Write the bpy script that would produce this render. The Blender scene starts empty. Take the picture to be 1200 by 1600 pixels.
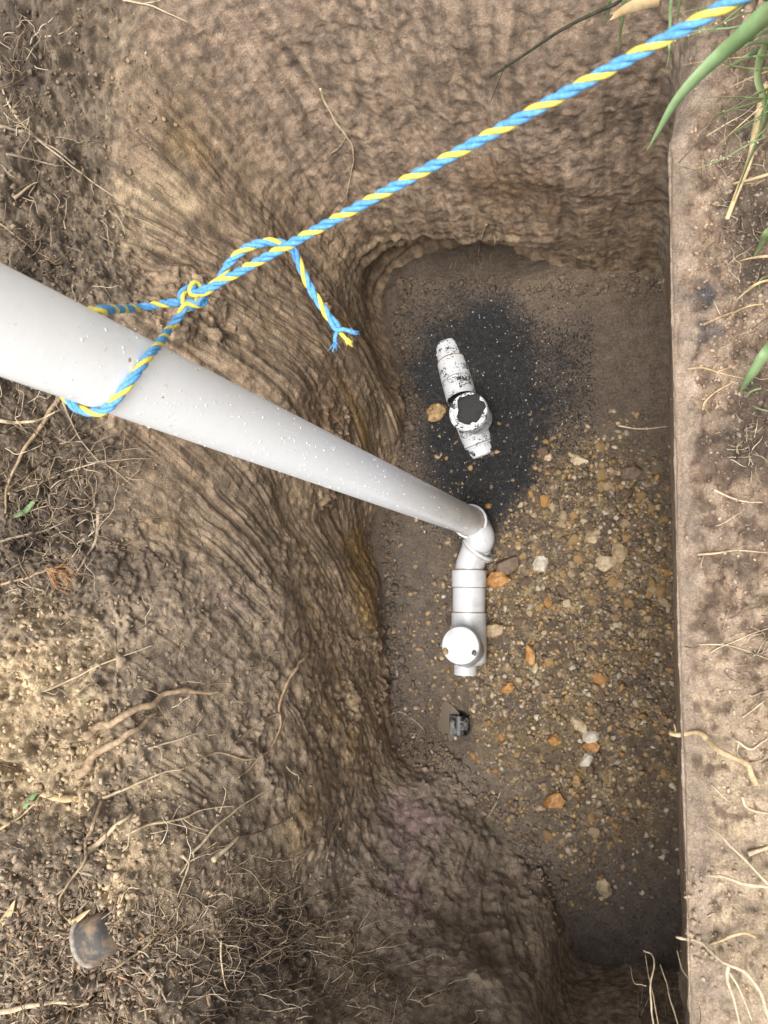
import bpy, math, random
import numpy as np
from mathutils import Vector, Matrix
from mathutils.bvhtree import BVHTree

random.seed(7)
RNG = np.random.default_rng(11)
scene = bpy.context.scene
C = scene.collection

# ------------------------------------------------------------------ camera
FPX, CX, CY = 1200.0, 600.0, 800.0          # focal length and centre in photo pixels (1200 x 1600)
NX, NY = 1045.0, 945.0                      # where plumb lines converge
H = 2.53                                    # camera height over the trench floor
_d = Vector(((NX - CX) / FPX, -(NY - CY) / FPX, -1.0)).normalized()
_Z = -_d
_X = (Vector((1, 0, 0)) - _Z * _Z.x).normalized()
_Y = _Z.cross(_X)
RWC = Matrix((_X, _Y, _Z))                  # rows: world axes in camera space -> camera-to-world
CAM = Vector((0, 0, H))
cam_data = bpy.data.cameras.new('camera')
cam = bpy.data.objects.new('camera', cam_data)
C.objects.link(cam)
cam.matrix_world = Matrix.Translation(CAM) @ RWC.to_4x4()
cam_data.sensor_fit = 'VERTICAL'
cam_data.sensor_height = 24.0
cam_data.sensor_width = 18.0
cam_data.lens = 24.0 * FPX / 1600.0
cam_data.clip_start = 0.02
cam_data.clip_end = 400.0
cam_data.dof.use_dof = True
cam_data.dof.focus_distance = 1.75
cam_data.dof.aperture_fstop = 7.5
scene.camera = cam

# ------------------------------------------------------------------ light
SUN_EL, SUN_AZ = math.radians(74), math.radians(165)     # azimuth from +Y, clockwise: high, from the near right
world = bpy.data.worlds.new('World')
scene.world = world
world.use_nodes = True
wn = world.node_tree
sky = wn.nodes.new('ShaderNodeTexSky')
sky.sky_type = 'NISHITA'
sky.sun_disc = False
sky.sun_elevation = SUN_EL
sky.sun_rotation = SUN_AZ
sky.air_density = 1.0
sky.dust_density = 4.0
sky.ozone_density = 1.0
hs = wn.nodes.new('ShaderNodeHueSaturation')
hs.inputs['Saturation'].default_value = 0.22
bgd = wn.nodes['Background']
bgd.inputs['Strength'].default_value = 0.09
wn.links.new(sky.outputs[0], hs.inputs['Color'])
wn.links.new(hs.outputs[0], bgd.inputs['Color'])
sun_d = bpy.data.lights.new('sun', 'SUN')
sun_d.energy = 1.5
sun_d.angle = math.radians(38)
sun_d.color = (1.0, 0.97, 0.93)
sun = bpy.data.objects.new('sun', sun_d)
C.objects.link(sun)
_sd = Vector((math.sin(SUN_AZ) * math.cos(SUN_EL), math.cos(SUN_AZ) * math.cos(SUN_EL), math.sin(SUN_EL)))
sun.rotation_euler = _sd.to_track_quat('Z', 'Y').to_euler()
scene.view_settings.view_transform = 'Standard'
scene.view_settings.look = 'None'
scene.view_settings.gamma = 1.0
scene.view_settings.exposure = 1.5
scene.view_settings.use_curve_mapping = False
scene.render.engine = 'CYCLES'
scene.cycles.max_bounces = 8
scene.cycles.diffuse_bounces = 5

# ------------------------------------------------------------------ helpers
def ray(px, py):
    return RWC @ Vector(((px - CX) / FPX, -(py - CY) / FPX, -1.0))
def G(px, py):
    r = ray(px, py)
    return np.array((r.x / -r.z, r.y / -r.z))
def P(px, py, z):                 # world point at height z seen at a photo pixel
    g = G(px, py)
    return Vector((g[0] * (H - z), g[1] * (H - z), z))
def PD(px, py, D):                # world point at distance D along the view axis
    return CAM + ray(px, py) * D
def proj(p):
    q = RWC.transposed() @ (Vector(p) - CAM)
    return (CX + FPX * q.x / -q.z, CY - FPX * q.y / -q.z)

_perm = RNG.permutation(256).astype(np.int32)
_perm = np.concatenate([_perm, _perm, _perm])
_g = RNG.normal(size=(256, 3)).astype(np.float32)
_g /= np.linalg.norm(_g, axis=1)[:, None]
def perlin(x, y, z, off=0.0):
    x = np.asarray(x, np.float32) + np.float32(off * 13.7); y = np.asarray(y, np.float32) + np.float32(off * 7.3)
    z = np.asarray(z, np.float32) + np.float32(off * 3.1)
    xf, yf, zf = np.floor(x), np.floor(y), np.floor(z)
    xi = xf.astype(np.int32) & 255; yi = yf.astype(np.int32) & 255; zi = zf.astype(np.int32) & 255
    x = x - xf; y = y - yf; z = z - zf
    u = x * x * x * (x * (x * 6 - 15) + 10); v = y * y * y * (y * (y * 6 - 15) + 10); w = z * z * z * (z * (z * 6 - 15) + 10)
    def cor(a, b, c):
        h = _perm[_perm[_perm[xi + a] + yi + b] + zi + c]
        g = _g[h]
        return g[..., 0] * (x - a) + g[..., 1] * (y - b) + g[..., 2] * (z - c)
    x0 = cor(0, 0, 0); x0 = x0 + u * (cor(1, 0, 0) - x0)
    x1 = cor(0, 1, 0); x1 = x1 + u * (cor(1, 1, 0) - x1)
    x2 = cor(0, 0, 1); x2 = x2 + u * (cor(1, 0, 1) - x2)
    x3 = cor(0, 1, 1); x3 = x3 + u * (cor(1, 1, 1) - x3)
    y0 = x0 + v * (x1 - x0); y1 = x2 + v * (x3 - x2)
    return (y0 + w * (y1 - y0)) * 1.6
def pn(p, f, off=0.0):
    return perlin(p[..., 0] * f, p[..., 1] * f, p[..., 2] * f, off)
def fbm(p, f, n=3, off=0.0):
    s = 0; a = 1.0
    for i in range(n):
        s = s + a * pn(p, f * 2.03 ** i, off + i * 1.7); a *= 0.5
    return s
def billow(p, f, off=0.0):
    return np.abs(pn(p, f, off)) * 2 - 0.45
_wj = RNG.random((4096, 4)).astype(np.float32)
def worley(p, f, off=0):
    q_ = np.asarray(p, np.float32).reshape(-1, 3) * np.float32(f) + np.float32(off * 5.3)
    ci = np.floor(q_).astype(np.int32); fr = q_ - ci
    best = np.full(len(q_), 9., np.float32); rid = np.zeros(len(q_), np.float32)
    for a in (-1, 0, 1):
        for b in (-1, 0, 1):
            for c in (-1, 0, 1):
                h = ((ci[:, 0] + a) * 73856093 ^ (ci[:, 1] + b) * 19349663 ^ (ci[:, 2] + c) * 83492791) & 4095
                w = _wj[h]
                d = (w[:, 0] + a - fr[:, 0]) ** 2 + (w[:, 1] + b - fr[:, 1]) ** 2 + (w[:, 2] + c - fr[:, 2]) ** 2
                m = d < best
                best = np.where(m, d, best); rid = np.where(m, w[:, 3], rid)
    return np.sqrt(best).reshape(p.shape[:-1]), rid.reshape(p.shape[:-1])
def sst(a, b, x):
    t = np.clip((x - a) / (b - a), 0, 1)
    return t * t * (3 - 2 * t)

# ------------------------------------------------------------------ materials
def new_mat(name):
    m = bpy.data.materials.new(name); m.use_nodes = True
    nt = m.node_tree
    return m, nt, nt.nodes, nt.links, nt.nodes['Principled BSDF']
def nd(ns, t, **kw):
    n = ns.new(t)
    for k, v in kw.items():
        if k in n.inputs.keys(): n.inputs[k].default_value = v
        else: setattr(n, k, v)
    return n
def soil_material(name, fine=260.0, bump=0.6, spec=0.3):
    m, nt, ns, ln, b = new_mat(name)
    at = nd(ns, 'ShaderNodeAttribute', attribute_name='Col')
    wt = nd(ns, 'ShaderNodeAttribute', attribute_name='Wet')
    tc = nd(ns, 'ShaderNodeTexCoord')
    n1 = nd(ns, 'ShaderNodeTexNoise', Scale=fine, Detail=4.0, Roughness=0.7)
    n2 = nd(ns, 'ShaderNodeTexNoise', Scale=28.0, Detail=6.0, Roughness=0.65)
    ln.new(tc.outputs['Object'], n1.inputs['Vector']); ln.new(tc.outputs['Object'], n2.inputs['Vector'])
    r1 = nd(ns, 'ShaderNodeMapRange'); r1.inputs[1].default_value = .25; r1.inputs[2].default_value = .75; r1.inputs[3].default_value = .48; r1.inputs[4].default_value = 1.5
    r2 = nd(ns, 'ShaderNodeMapRange'); r2.inputs[1].default_value = .3; r2.inputs[2].default_value = .7; r2.inputs[3].default_value = .80; r2.inputs[4].default_value = 1.2
    ln.new(n1.outputs['Fac'], r1.inputs[0]); ln.new(n2.outputs['Fac'], r2.inputs[0])
    mu = nd(ns, 'ShaderNodeMath', operation='MULTIPLY'); ln.new(r1.outputs[0], mu.inputs[0]); ln.new(r2.outputs[0], mu.inputs[1])
    vm = nd(ns, 'ShaderNodeVectorMath', operation='SCALE'); ln.new(at.outputs['Color'], vm.inputs[0]); ln.new(mu.outputs[0], vm.inputs['Scale'])
    ln.new(vm.outputs[0], b.inputs['Base Color'])
    rr = nd(ns, 'ShaderNodeMapRange'); rr.inputs[3].default_value = .95; rr.inputs[4].default_value = .38
    ln.new(wt.outputs['Fac'], rr.inputs[0]); ln.new(rr.outputs[0], b.inputs['Roughness'])
    b.inputs['Specular IOR Level'].default_value = spec
    n3 = nd(ns, 'ShaderNodeTexNoise', Scale=fine * .42, Detail=6.0, Roughness=0.78)
    ln.new(tc.outputs['Object'], n3.inputs['Vector'])
    bp = nd(ns, 'ShaderNodeBump', Strength=bump, Distance=0.013)
    ln.new(n3.outputs['Fac'], bp.inputs['Height']); ln.new(bp.outputs[0], b.inputs['Normal'])
    return m
M_SOIL = soil_material('damp_soil', 300, .85, .45)
M_FLOOR = soil_material('gritty_floor_soil', 170, 1.0, .5)
def col_material(name, rough=.8, fine=200, spec=.3):
    m, nt, ns, ln, b = new_mat(name)
    at = nd(ns, 'ShaderNodeAttribute', attribute_name='Col')
    tc = nd(ns, 'ShaderNodeTexCoord')
    n1 = nd(ns, 'ShaderNodeTexNoise', Scale=fine, Detail=4.0, Roughness=.7); ln.new(tc.outputs['Object'], n1.inputs['Vector'])
    r1 = nd(ns, 'ShaderNodeMapRange'); r1.inputs[1].default_value = .25; r1.inputs[2].default_value = .75; r1.inputs[3].default_value = .7; r1.inputs[4].default_value = 1.25
    ln.new(n1.outputs['Fac'], r1.inputs[0])
    vm = nd(ns, 'ShaderNodeVectorMath', operation='SCALE'); ln.new(at.outputs['Color'], vm.inputs[0]); ln.new(r1.outputs[0], vm.inputs['Scale'])
    ln.new(vm.outputs[0], b.inputs['Base Color'])
    b.inputs['Roughness'].default_value = rough; b.inputs['Specular IOR Level'].default_value = spec
    bp = nd(ns, 'ShaderNodeBump', Strength=.4, Distance=.003); ln.new(n1.outputs['Fac'], bp.inputs['Height']); ln.new(bp.outputs[0], b.inputs['Normal'])
    return m
M_GRAVEL = col_material('gravel_grains', .6, 300, .4)
M_CRUMB = col_material('soil_crumbs', .95, 220, .15)
M_FIBRE = col_material('root_fibres', .85, 150, .2)
def two_tone(name, c1, c2, scale=30.0, rough=.8, lo=.4, hi=.6, bump=.3, dist=.003, spec=.3, stretch=None, detail=5.0):
    m, nt, ns, ln, b = new_mat(name)
    tc = nd(ns, 'ShaderNodeTexCoord')
    n1 = nd(ns, 'ShaderNodeTexNoise', Scale=scale, Detail=detail, Roughness=.65)
    if stretch:
        mp = nd(ns, 'ShaderNodeMapping'); mp.inputs['Scale'].default_value = stretch
        ln.new(tc.outputs['Object'], mp.inputs['Vector']); ln.new(mp.outputs[0], n1.inputs['Vector'])
    else: ln.new(tc.outputs['Object'], n1.inputs['Vector'])
    cr = nd(ns, 'ShaderNodeValToRGB')
    cr.color_ramp.elements[0].position = lo; cr.color_ramp.elements[0].color = (*c1, 1)
    cr.color_ramp.elements[1].position = hi; cr.color_ramp.elements[1].color = (*c2, 1)
    ln.new(n1.outputs['Fac'], cr.inputs[0]); ln.new(cr.outputs[0], b.inputs['Base Color'])
    b.inputs['Roughness'].default_value = rough; b.inputs['Specular IOR Level'].default_value = spec
    if bump:
        bp = nd(ns, 'ShaderNodeBump', Strength=bump, Distance=dist); ln.new(n1.outputs['Fac'], bp.inputs['Height']); ln.new(bp.outputs[0], b.inputs['Normal'])
    return m

# ------------------------------------------------------------------ mesh helpers
def mesh_np(name, V, F, mat, col=None, wet=None, smooth=True):
    V = np.asarray(V, np.float32); F = np.asarray(F, np.int32)
    k = F.shape[1]
    me = bpy.data.meshes.new(name)
    me.vertices.add(len(V)); me.vertices.foreach_set('co', V.ravel())
    me.loops.add(F.size); me.loops.foreach_set('vertex_index', F.ravel())
    me.polygons.add(len(F)); me.polygons.foreach_set('loop_start', np.arange(0, F.size, k, dtype=np.int32))
    if smooth: me.polygons.foreach_set('use_smooth', np.ones(len(F), bool))
    if col is not None:
        a = me.attributes.new('Col', 'FLOAT_COLOR', 'POINT')
        a.data.foreach_set('color', np.concatenate([np.asarray(col, np.float32), np.ones((len(V), 1), np.float32)], 1).ravel())
    if wet is not None:
        a = me.attributes.new('Wet', 'FLOAT', 'POINT'); a.data.foreach_set('value', np.asarray(wet, np.float32))
    me.materials.append(mat)
    me.update(calc_edges=True)
    return me
def link(name, me, parent=None, loc=None):
    o = bpy.data.objects.new(name, me); C.objects.link(o)
    if parent is not None: o.parent = parent
    if loc is not None: o.location = loc
    return o
def tag(o, label, cat, group=None):
    o['label'] = label; o['category'] = cat
    if group: o['group'] = group
    return o
def kind(o, k):
    o['kind'] = k; return o
def empty(name, loc=(0, 0, 0)):
    o = bpy.data.objects.new(name, None); C.objects.link(o); o.location = loc; o.empty_display_size = .05
    return o
def catmull(pts, n=8):
    pts = [np.array(p, float) for p in pts]
    if len(pts) < 3:
        return np.array([pts[0] + (pts[1] - pts[0]) * t for t in np.linspace(0, 1, n + 1)])
    q = [2 * pts[0] - pts[1]] + pts + [2 * pts[-1] - pts[-2]]
    out = []
    for i in range(1, len(q) - 2):
        a, b, c, d = q[i - 1:i + 3]
        for j in range(n):
            t = j / n
            out.append(.5 * ((2 * b) + (c - a) * t + (2 * a - 5 * b + 4 * c - d) * t * t + (3 * b - a - 3 * c + d) * t ** 3))
    out.append(pts[-1])
    return np.array(out)
def resample(pts, step):
    pts = np.asarray(pts); seg = np.linalg.norm(np.diff(pts, axis=0), axis=1); s = np.concatenate([[0], np.cumsum(seg)])
    n = max(2, int(s[-1] / step) + 1)
    t = np.linspace(0, s[-1], n)
    return np.stack([np.interp(t, s, pts[:, k]) for k in range(pts.shape[1])], 1)
def frames(pts):
    T = np.gradient(pts, axis=0); T /= np.linalg.norm(T, axis=1)[:, None] + 1e-12
    N = np.zeros_like(T)
    a = np.array((0, 0, 1.0)) if abs(T[0][2]) < .9 else np.array((1.0, 0, 0))
    n = a - T[0] * a.dot(T[0]); N[0] = n / np.linalg.norm(n)
    for i in range(1, len(T)):
        n = N[i - 1] - T[i] * N[i - 1].dot(T[i]); N[i] = n / (np.linalg.norm(n) + 1e-12)
    return T, N, np.cross(T, N)
def tube(pts, rad, sides=6, cap=True, base=0):
    pts = np.asarray(pts, float); n = len(pts); rad = np.broadcast_to(np.asarray(rad, float), (n,))
    T, N, B = frames(pts)
    a = np.linspace(0, 2 * np.pi, sides, endpoint=False)
    V = pts[:, None, :] + rad[:, None, None] * (np.cos(a)[None, :, None] * N[:, None, :] + np.sin(a)[None, :, None] * B[:, None, :])
    V = V.reshape(-1, 3)
    i = np.arange(n - 1)[:, None] * sides; j = np.arange(sides)[None, :]; j2 = (j + 1) % sides
    F = np.stack([i + j, i + j2, i + sides + j2, i + sides + j], -1).reshape(-1, 4)
    if cap:
        V = np.concatenate([V, pts[:1] - T[:1] * rad[0] * .4, pts[-1:] + T[-1:] * rad[-1] * .4])
        c0, c1 = n * sides, n * sides + 1
        jj = np.arange(sides)
        f0 = np.stack([np.full(sides, c0), (jj + 1) % sides, jj, jj], 1)
        e = (n - 1) * sides
        f1 = np.stack([np.full(sides, c1), e + jj, e + (jj + 1) % sides, e + (jj + 1) % sides], 1)
        tri = np.concatenate([f0, f1])
        # degenerate quads are avoided: split every tube into triangles
        F3 = np.concatenate([F[:, [0, 1, 2]], F[:, [0, 2, 3]], tri[:, :3]])
    else:
        F3 = np.concatenate([F[:, [0, 1, 2]], F[:, [0, 2, 3]]])
    return V, F3 + base
class Acc:
    def __init__(s): s.V = []; s.F = []; s.C = []; s.n = 0
    def add(s, V, F, c=None):
        s.V.append(np.asarray(V)); s.F.append(np.asarray(F) + s.n); s.n += len(V)
        if c is not None: s.C.append(np.broadcast_to(np.asarray(c, float), (len(V), 3)))
    def mesh(s, name, mat, smooth=True):
        return mesh_np(name, np.concatenate(s.V), np.concatenate(s.F), mat, np.concatenate(s.C) if s.C else None, None, smooth)

# ================================================================== THE TRENCH
# perimeter stations on the trench floor: photo pixel of the wall foot; profile = outward offset d at heights z
DEF_Z = [-.10, .14, .34, .80, 1.14, 1.26, 1.34, 1.36]
def prof(d=(0, 0, 0, .0, .03, .34, 1.2, 30), z=None):
    return list(d), list(z or DEF_Z)
ST = []
def st(px, py, d=(0, 0, 0, .0, .03, .34, 1.2, 30), z=None): ST.append((px, py, list(d), list(z or DEF_Z)))
RZ = [-.10, .20, .60, 1.125, 1.165, 1.195, 1.26, 1.36]
BZ = [-.10, .14, .34, .80, 1.22, 1.32, 1.36, 1.36]
near = (0, .0, .01, .02, .05, .36, 1.2, 30)
st(1075, 1520, (0, 0, .0, .01, .05, .36, 1.2, 30))
st(990, 1505, near); st(905, 1500, near)
st(872, 1420, (0, .01, .03, .07, .13, .46, 1.2, 30))
st(795, 1300, (-.02, .09, .19, .34, .44, .7, 1.2, 30))
st(705, 1205, (-.03, .09, .19, .33, .43, .7, 1.2, 30))
st(628, 1165, (0, .01, .03, .08, .20, .5, 1.2, 30))
st(606, 1080, (0, .0, .0, .05, .20, .5, 1.2, 30))
st(603, 950, (0, 0, .01, .06, .22, .5, 1.2, 30))
st(592, 830, (0, 0, .01, .07, .25, .5, 1.2, 30))
st(618, 720, (0, 0, .0, .07, .27, .5, 1.2, 30))
st(632, 640, (0, 0, .0, .07, .28, .5, 1.2, 30))
st(614, 540, (0, .02, .02, .08, .29, .5, 1.2, 30))
st(618, 462, (0, .06, .0, .07, .28, .5, 1.2, 30), BZ)
st(672, 420, (0, .10, -.04, .03, .20, .45, 1.2, 30), BZ)
st(750, 412, (0, .13, -.06, .0, .14, .42, 1.2, 30), BZ)
st(825, 418, (0, .08, -.045, .0, .12, .42, 1.2, 30), BZ)
st(905, 436, (0, 0, -.01, .01, .11, .42, 1.2, 30), BZ)
st(985, 440, (0, 0, .0, .02, .11, .42, 1.2, 30), BZ)
st(1036, 450, (0, 0, 0, .02, .08, .34, 1.2, 30))
def right(px, py, lx):
    b = P(px, py, 0); l = P(lx, py, 1.14)          # lip stands plumb over the foot
    dl = P(lx, 900, 1.14).x - P(px, 900, 0).x
    st(px, py, (0, 0, dl * .5, dl, dl + .010, dl + .17, 1.2, 30), RZ)
right(1047, 560, 1052); right(1049, 750, 1058); right(1053, 950, 1065); right(1058, 1150, 1076); right(1064, 1350, 1086); right(1068, 1460, 1091)

base_xy = np.array([P(a, b, 0)[:2] for a, b, _, _ in ST])
Ds = np.array([s[2] for s in ST]); Zs = np.array([s[3] for s in ST])
nS = len(ST)
def periodic(A, m):
    out = []
    for i in range(nS):
        a, b, c, d = A[i - 1], A[i], A[(i + 1) % nS], A[(i + 2) % nS]
        for j in range(m):
            t = j / m
            out.append(.5 * ((2 * b) + (c - a) * t + (2 * a - 5 * b + 4 * c - d) * t * t + (3 * b - a - 3 * c + d) * t ** 3))
    return np.array(out)
m_ = 60
oxy = periodic(base_xy, m_); oD = np.array(periodic(Ds, m_)); oZ = np.array(periodic(Zs, m_))
oid = np.repeat(np.arange(nS), m_)
seg = np.linalg.norm(np.roll(oxy, -1, 0) - oxy, axis=1)
sarc = np.concatenate([[0], np.cumsum(seg)])
PER = sarc[-1]
# sampling density along the perimeter: fine where the photo looks square at the wall
dens = np.where((oid >= 3) & (oid <= 12), 1 / .0031, np.where((oid > 12) & (oid <= 18), 1 / .0035, 1 / .0042))
cum = np.concatenate([[0], np.cumsum(seg * dens)])
NU = int(cum[-1])
uu = np.interp(np.arange(NU) / NU * cum[-1], cum, sarc)
def per_interp(A):
    A2 = np.concatenate([A, A[:1]])
    return np.stack([np.interp(uu, sarc, A2[:, k]) for k in range(A.shape[1])], 1)
XY = per_interp(oxy); D_ = per_interp(oD); Z_ = per_interp(oZ)
UID = np.interp(uu, sarc, np.arange(len(sarc)) / m_)          # station coordinate
# outward directions, smoothed along the perimeter
tan = np.roll(XY, -1, 0) - np.roll(XY, 1, 0)
nor = np.stack([-tan[:, 1], tan[:, 0]], 1)
cen = XY.mean(0)
if ((XY - cen) * nor).sum() < 0: nor = -nor
nor /= np.linalg.norm(nor, axis=1)[:, None]
wgt = np.gradient(np.unwrap(uu, period=PER))
def psmooth(A, w):
    k = np.exp(-.5 * (np.arange(-3 * w, 3 * w + 1) / w) ** 2); k /= k.sum()
    return np.stack([np.convolve(np.concatenate([A[-3 * w:, c], A[:, c], A[:3 * w, c]]), k, 'valid') for c in range(A.shape[1])], 1)
nor_s = psmooth(nor, 60); nor_s /= np.linalg.norm(nor_s, axis=1)[:, None]
# vertical rows
rows = [60, 58, 135, 110, 100, 50, 14]
tv = []
for k, nrow in enumerate(rows):
    t = np.arange(nrow) / nrow
    if k == 5: t = t ** 1.6
    if k == 6: t = t ** 2.2
    tv += list(k + t)
tv = np.array(tv + [7.0]); NV = len(tv)
def vinterp(A):                       # Catmull-Rom in the knot index, per perimeter column
    k = np.clip(tv.astype(int), 0, 6); t = (tv - k)[None, :]
    a = A[:, np.clip(k - 1, 0, 7)]; b = A[:, k]; c = A[:, k + 1]; d = A[:, np.clip(k + 2, 0, 7)]
    cr = .5 * ((2 * b) + (c - a) * t + (2 * a - 5 * b + 4 * c - d) * t * t + (3 * b - a - 3 * c + d) * t ** 3)
    lin = b + (c - b) * t
    return np.where((k >= 4)[None, :], lin, cr)
DD = vinterp(D_); ZZ = vinterp(Z_)
W = np.empty((NU, NV, 3), np.float32)
dirs = nor_s[:, None, :]
W[..., :2] = XY[:, None, :] + dirs * DD[..., None]
W[..., 2] = ZZ
S = np.broadcast_to(uu[:, None], (NU, NV)).astype(np.float32)
SID = np.broadcast_to(UID[:, None], (NU, NV))
TV = np.broadcast_to(tv[None, :], (NU, NV))
def grid_normals(W):
    du = np.roll(W, -1, 0) - np.roll(W, 1, 0)
    dv = np.gradient(W, axis=1)
    n = np.cross(du, dv); n /= np.linalg.norm(n, axis=2)[..., None] + 1e-12
    return n
NRM = grid_normals(W)
if (NRM[:, 100, 0] * nor_s[:, 0]).sum() + (NRM[:, 100, 1] * nor_s[:, 1]).sum() > 0:
    NRM = -NRM; FLIP = True
else: FLIP = False
# smooth base normals at the rim
for _ in range(10):
    NRM[:, 1:-1] = (NRM[:, :-2] + NRM[:, 1:-1] * 2 + NRM[:, 2:]) / 4
NRM /= np.linalg.norm(NRM, axis=2)[..., None]

left_m = sst(2.6, 3.4, SID) * (1 - sst(12.6, 13.6, SID))
back_m = sst(12.6, 13.6, SID) * (1 - sst(18.6, 19.2, SID))
right_m = sst(19.0, 19.5, SID) * (1 - sst(24.3, 25.0, SID))
near_m = np.clip(1 - left_m - back_m - right_m, 0, 1)
bank = sst(3.75, 4.25, TV)
wall = 1 - bank
lowleft = sst(2.8, 3.6, SID) * (1 - sst(8.0, 9.6, SID))
tilt = np.interp(SID, [0, 5.0, 6.5, 8.0, 9.5, 11.0, 13.0, 14.0, 26], [1.9, 1.9, 1.9, 1.6, 1.2, .8, .3, .1, 0])
massm = 1 - sst(5.0, 6.4, SID)
q = np.where(massm > .5, S + .5 * W[..., 2], S - W[..., 2] * tilt)
zc = W[..., 2]
nz1 = pn(W, 2.6, 3); nz2 = pn(W, 5.2, 4)
clodm = np.clip(sst(.10, .42, nz1 + .5 * nz2 + .45 * lowleft * sst(.35, .9, zc) + .25 * sst(.5, 1.1, zc) * (1 - lowleft) - .18) , 0, 1) * (left_m + .35 * back_m) * wall
clodm = clodm * (1 - .7 * massm)
clodm = np.clip(clodm + bank * (left_m + back_m + near_m) + .25 * bank * right_m, 0, 1)
scr = (left_m * (1 - .8 * clodm) + back_m * .55 * (1 - .5 * clodm) + near_m * .5) * wall
ph = .022 * pn(W, 3, 8) + .006 * pn(W, 17, 18)
disp = .022 * fbm(W, 3.2, 2, 1) * (1 - .85 * right_m) * (1 - .35 * back_m)
# bucket-tooth scrape marks running down the wall
qq = q + ph
fq = qq * .62
g0 = perlin(fq * 6.5, zc * .5, zc * 0 + 2.3, 1); g1 = perlin(fq * 14, zc * .8, zc * 0 + 3.3, 2); g2 = perlin(fq * 34, zc * 1.3, zc * 0 + 9.1, 5); g3 = perlin(fq * 80, zc * 2.4, zc * 0 + 1.1, 6); g4 = perlin(fq * 170, zc * 5, zc * 0 + 4.1, 7)
brk = sst(-.10, .40, pn(W, 7, 92) + .5 * pn(W, 15, 93)); pat = .15 + .85 * sst(-.25, .4, pn(W, 3.6, 94) + .5 * pn(W, 8, 95))
seam = 1 - .8 * np.exp(-((SID - 5.7) / .45) ** 2)          # the cut corner between wall and near mass
scr2 = sst(-.25, .35, pn(W, 3.5, 91) + .25) * (left_m + .8 * near_m) * wall * (1 - sst(1.0, 1.2, zc)) * seam
scr = scr * seam * (1 - .35 * lowleft)
scr2 = scr2 * (1 - .3 * lowleft * (1 - massm))
disp += scr * (.014 * g0 + .006 * g1 + .003 * g2 * pat)
st2 = sst(-.05, .05, g2) - .5; st3 = sst(-.06, .06, g3) - .5; st4 = sst(-.08, .08, g4) - .5
disp += scr2 * pat * (.006 * st2 + .005 * st3 * (.25 + .75 * brk) + .0026 * st4 * brk)
disp += back_m * wall * (.014 * g0 + .009 * sst(-.06, .06, g1) + .005 * st2 * brk + .002 * st3)
wv = W + .018 * np.stack([pn(W, 14, 71), pn(W, 14, 72), pn(W, 14, 73)], -1)
disp += clodm * (1 - .55 * back_m) * (.022 + .020 * bank) * fbm(wv, 7, 3, 2)
cm = np.nonzero((clodm > .03) & (TV < 5.6))
wf1, wr1 = worley(wv[cm] * np.array((1, 1, 1.2), np.float32), 21, 1); wf2, wr2 = worley(wv[cm], 50, 2); wf3, wr3 = worley(W[cm], 105, 3)
cl = .024 * np.clip(.75 - wf1, 0, 1) * (wr1 > .45) * (wr1 + .2) + .017 * np.clip(.75 - wf2, 0, 1) * (wr2 > .35) * (.5 + wr2) + .009 * np.clip(.8 - wf3, 0, 1)
cq = np.zeros_like(disp); cq[cm] = cl - .006
disp += clodm * (1 + .9 * bank) * (1 - .4 * back_m) * cq
wl_d = np.clip((left_m * (1 - .45 * lowleft) + .6 * back_m) * wall * seam * (.35 + .65 * pat), 0, 1)
# torn patches between the smooth bucket smears
torn = sst(.08, .42, pn(W * np.array((1, 1, .55), np.float32), 6.5, 81) + .6 * pn(W, 16, 82)) * (left_m + back_m + .6 * near_m) * wall * (1 - .5 * clodm) * (1 - .6 * scr2) * (1 - .65 * back_m) * (1 + 1.0 * lowleft * (1 - 1.3 * massm))
tm = np.nonzero((torn > .04) & (TV < 4.4))
ta, tra = worley(wv[tm] * np.array((1, 1, .7), np.float32), 46, 5); tb, trb = worley(wv[tm], 100, 6)
tq = np.zeros_like(disp); tq[tm] = .010 * np.clip(.8 - ta, 0, 1) * (tra > .5) + .0055 * np.clip(.8 - tb, 0, 1) * (trb > .3) - .0015
disp += torn * tq * .8
disp += wl_d * (.0035 * perlin(qq * 55, zc * 7, zc * 0, 58) + .0022 * perlin(qq * 120, zc * 16, zc * 0, 59))
disp += massm * sst(2.6, 3.4, SID) * wall * (.007 * fbm(W, 19, 3, 77) + .022 * fbm(W, 5, 2, 78))
disp += ((.25 + .75 * (1 - right_m)) * (.0030 - .0014 * wl_d + .006 * bank * (1 - right_m) + .0016 * lowleft * (1 - scr2) - .0012 * np.clip(scr2 + .7 * back_m, 0, 1))) * fbm(W, 42, 3, 9)
# torn flakes: shallow terraces in the clay
tn = pn(W * np.array((1, 1, .6), np.float32), 15, 12) + .5 * pn(W, 37, 13)
disp += (left_m * .6 + .6 * back_m) * wall * (.005 * sst(.10, .2, tn) - .004 * sst(.18, .26, -tn))
# layered ledges inside the hollow at the foot of the back wall
hol = sst(12.4, 13.4, SID) * (1 - sst(16.2, 17.0, SID)) * (1 - sst(.30, .42, zc))
disp += hol * .010 * np.sin((zc * 95 + 2.5 * nz2 + 3 * nz1))
disp *= np.where(TV > 5.5, .6, 1)
disp += .05 * pn(W, .5, 3) * sst(5.2, 6, TV)
# the cut edge on the right is clean and smooth, with a rounded compacted lip
disp += right_m * (.006 * perlin(S * 3, zc * 9, zc * 0, 4) + .0012 * perlin(S * 60, zc * 30, zc * 0, 6) + bank * (.012 * fbm(W, 9, 4, 5) + .006 * fbm(W, 50, 3, 15) - .006 * sst(.12, .34, fbm(W, 30, 3, 51))))
W = W + NRM * disp[..., None].astype(np.float32)

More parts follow.
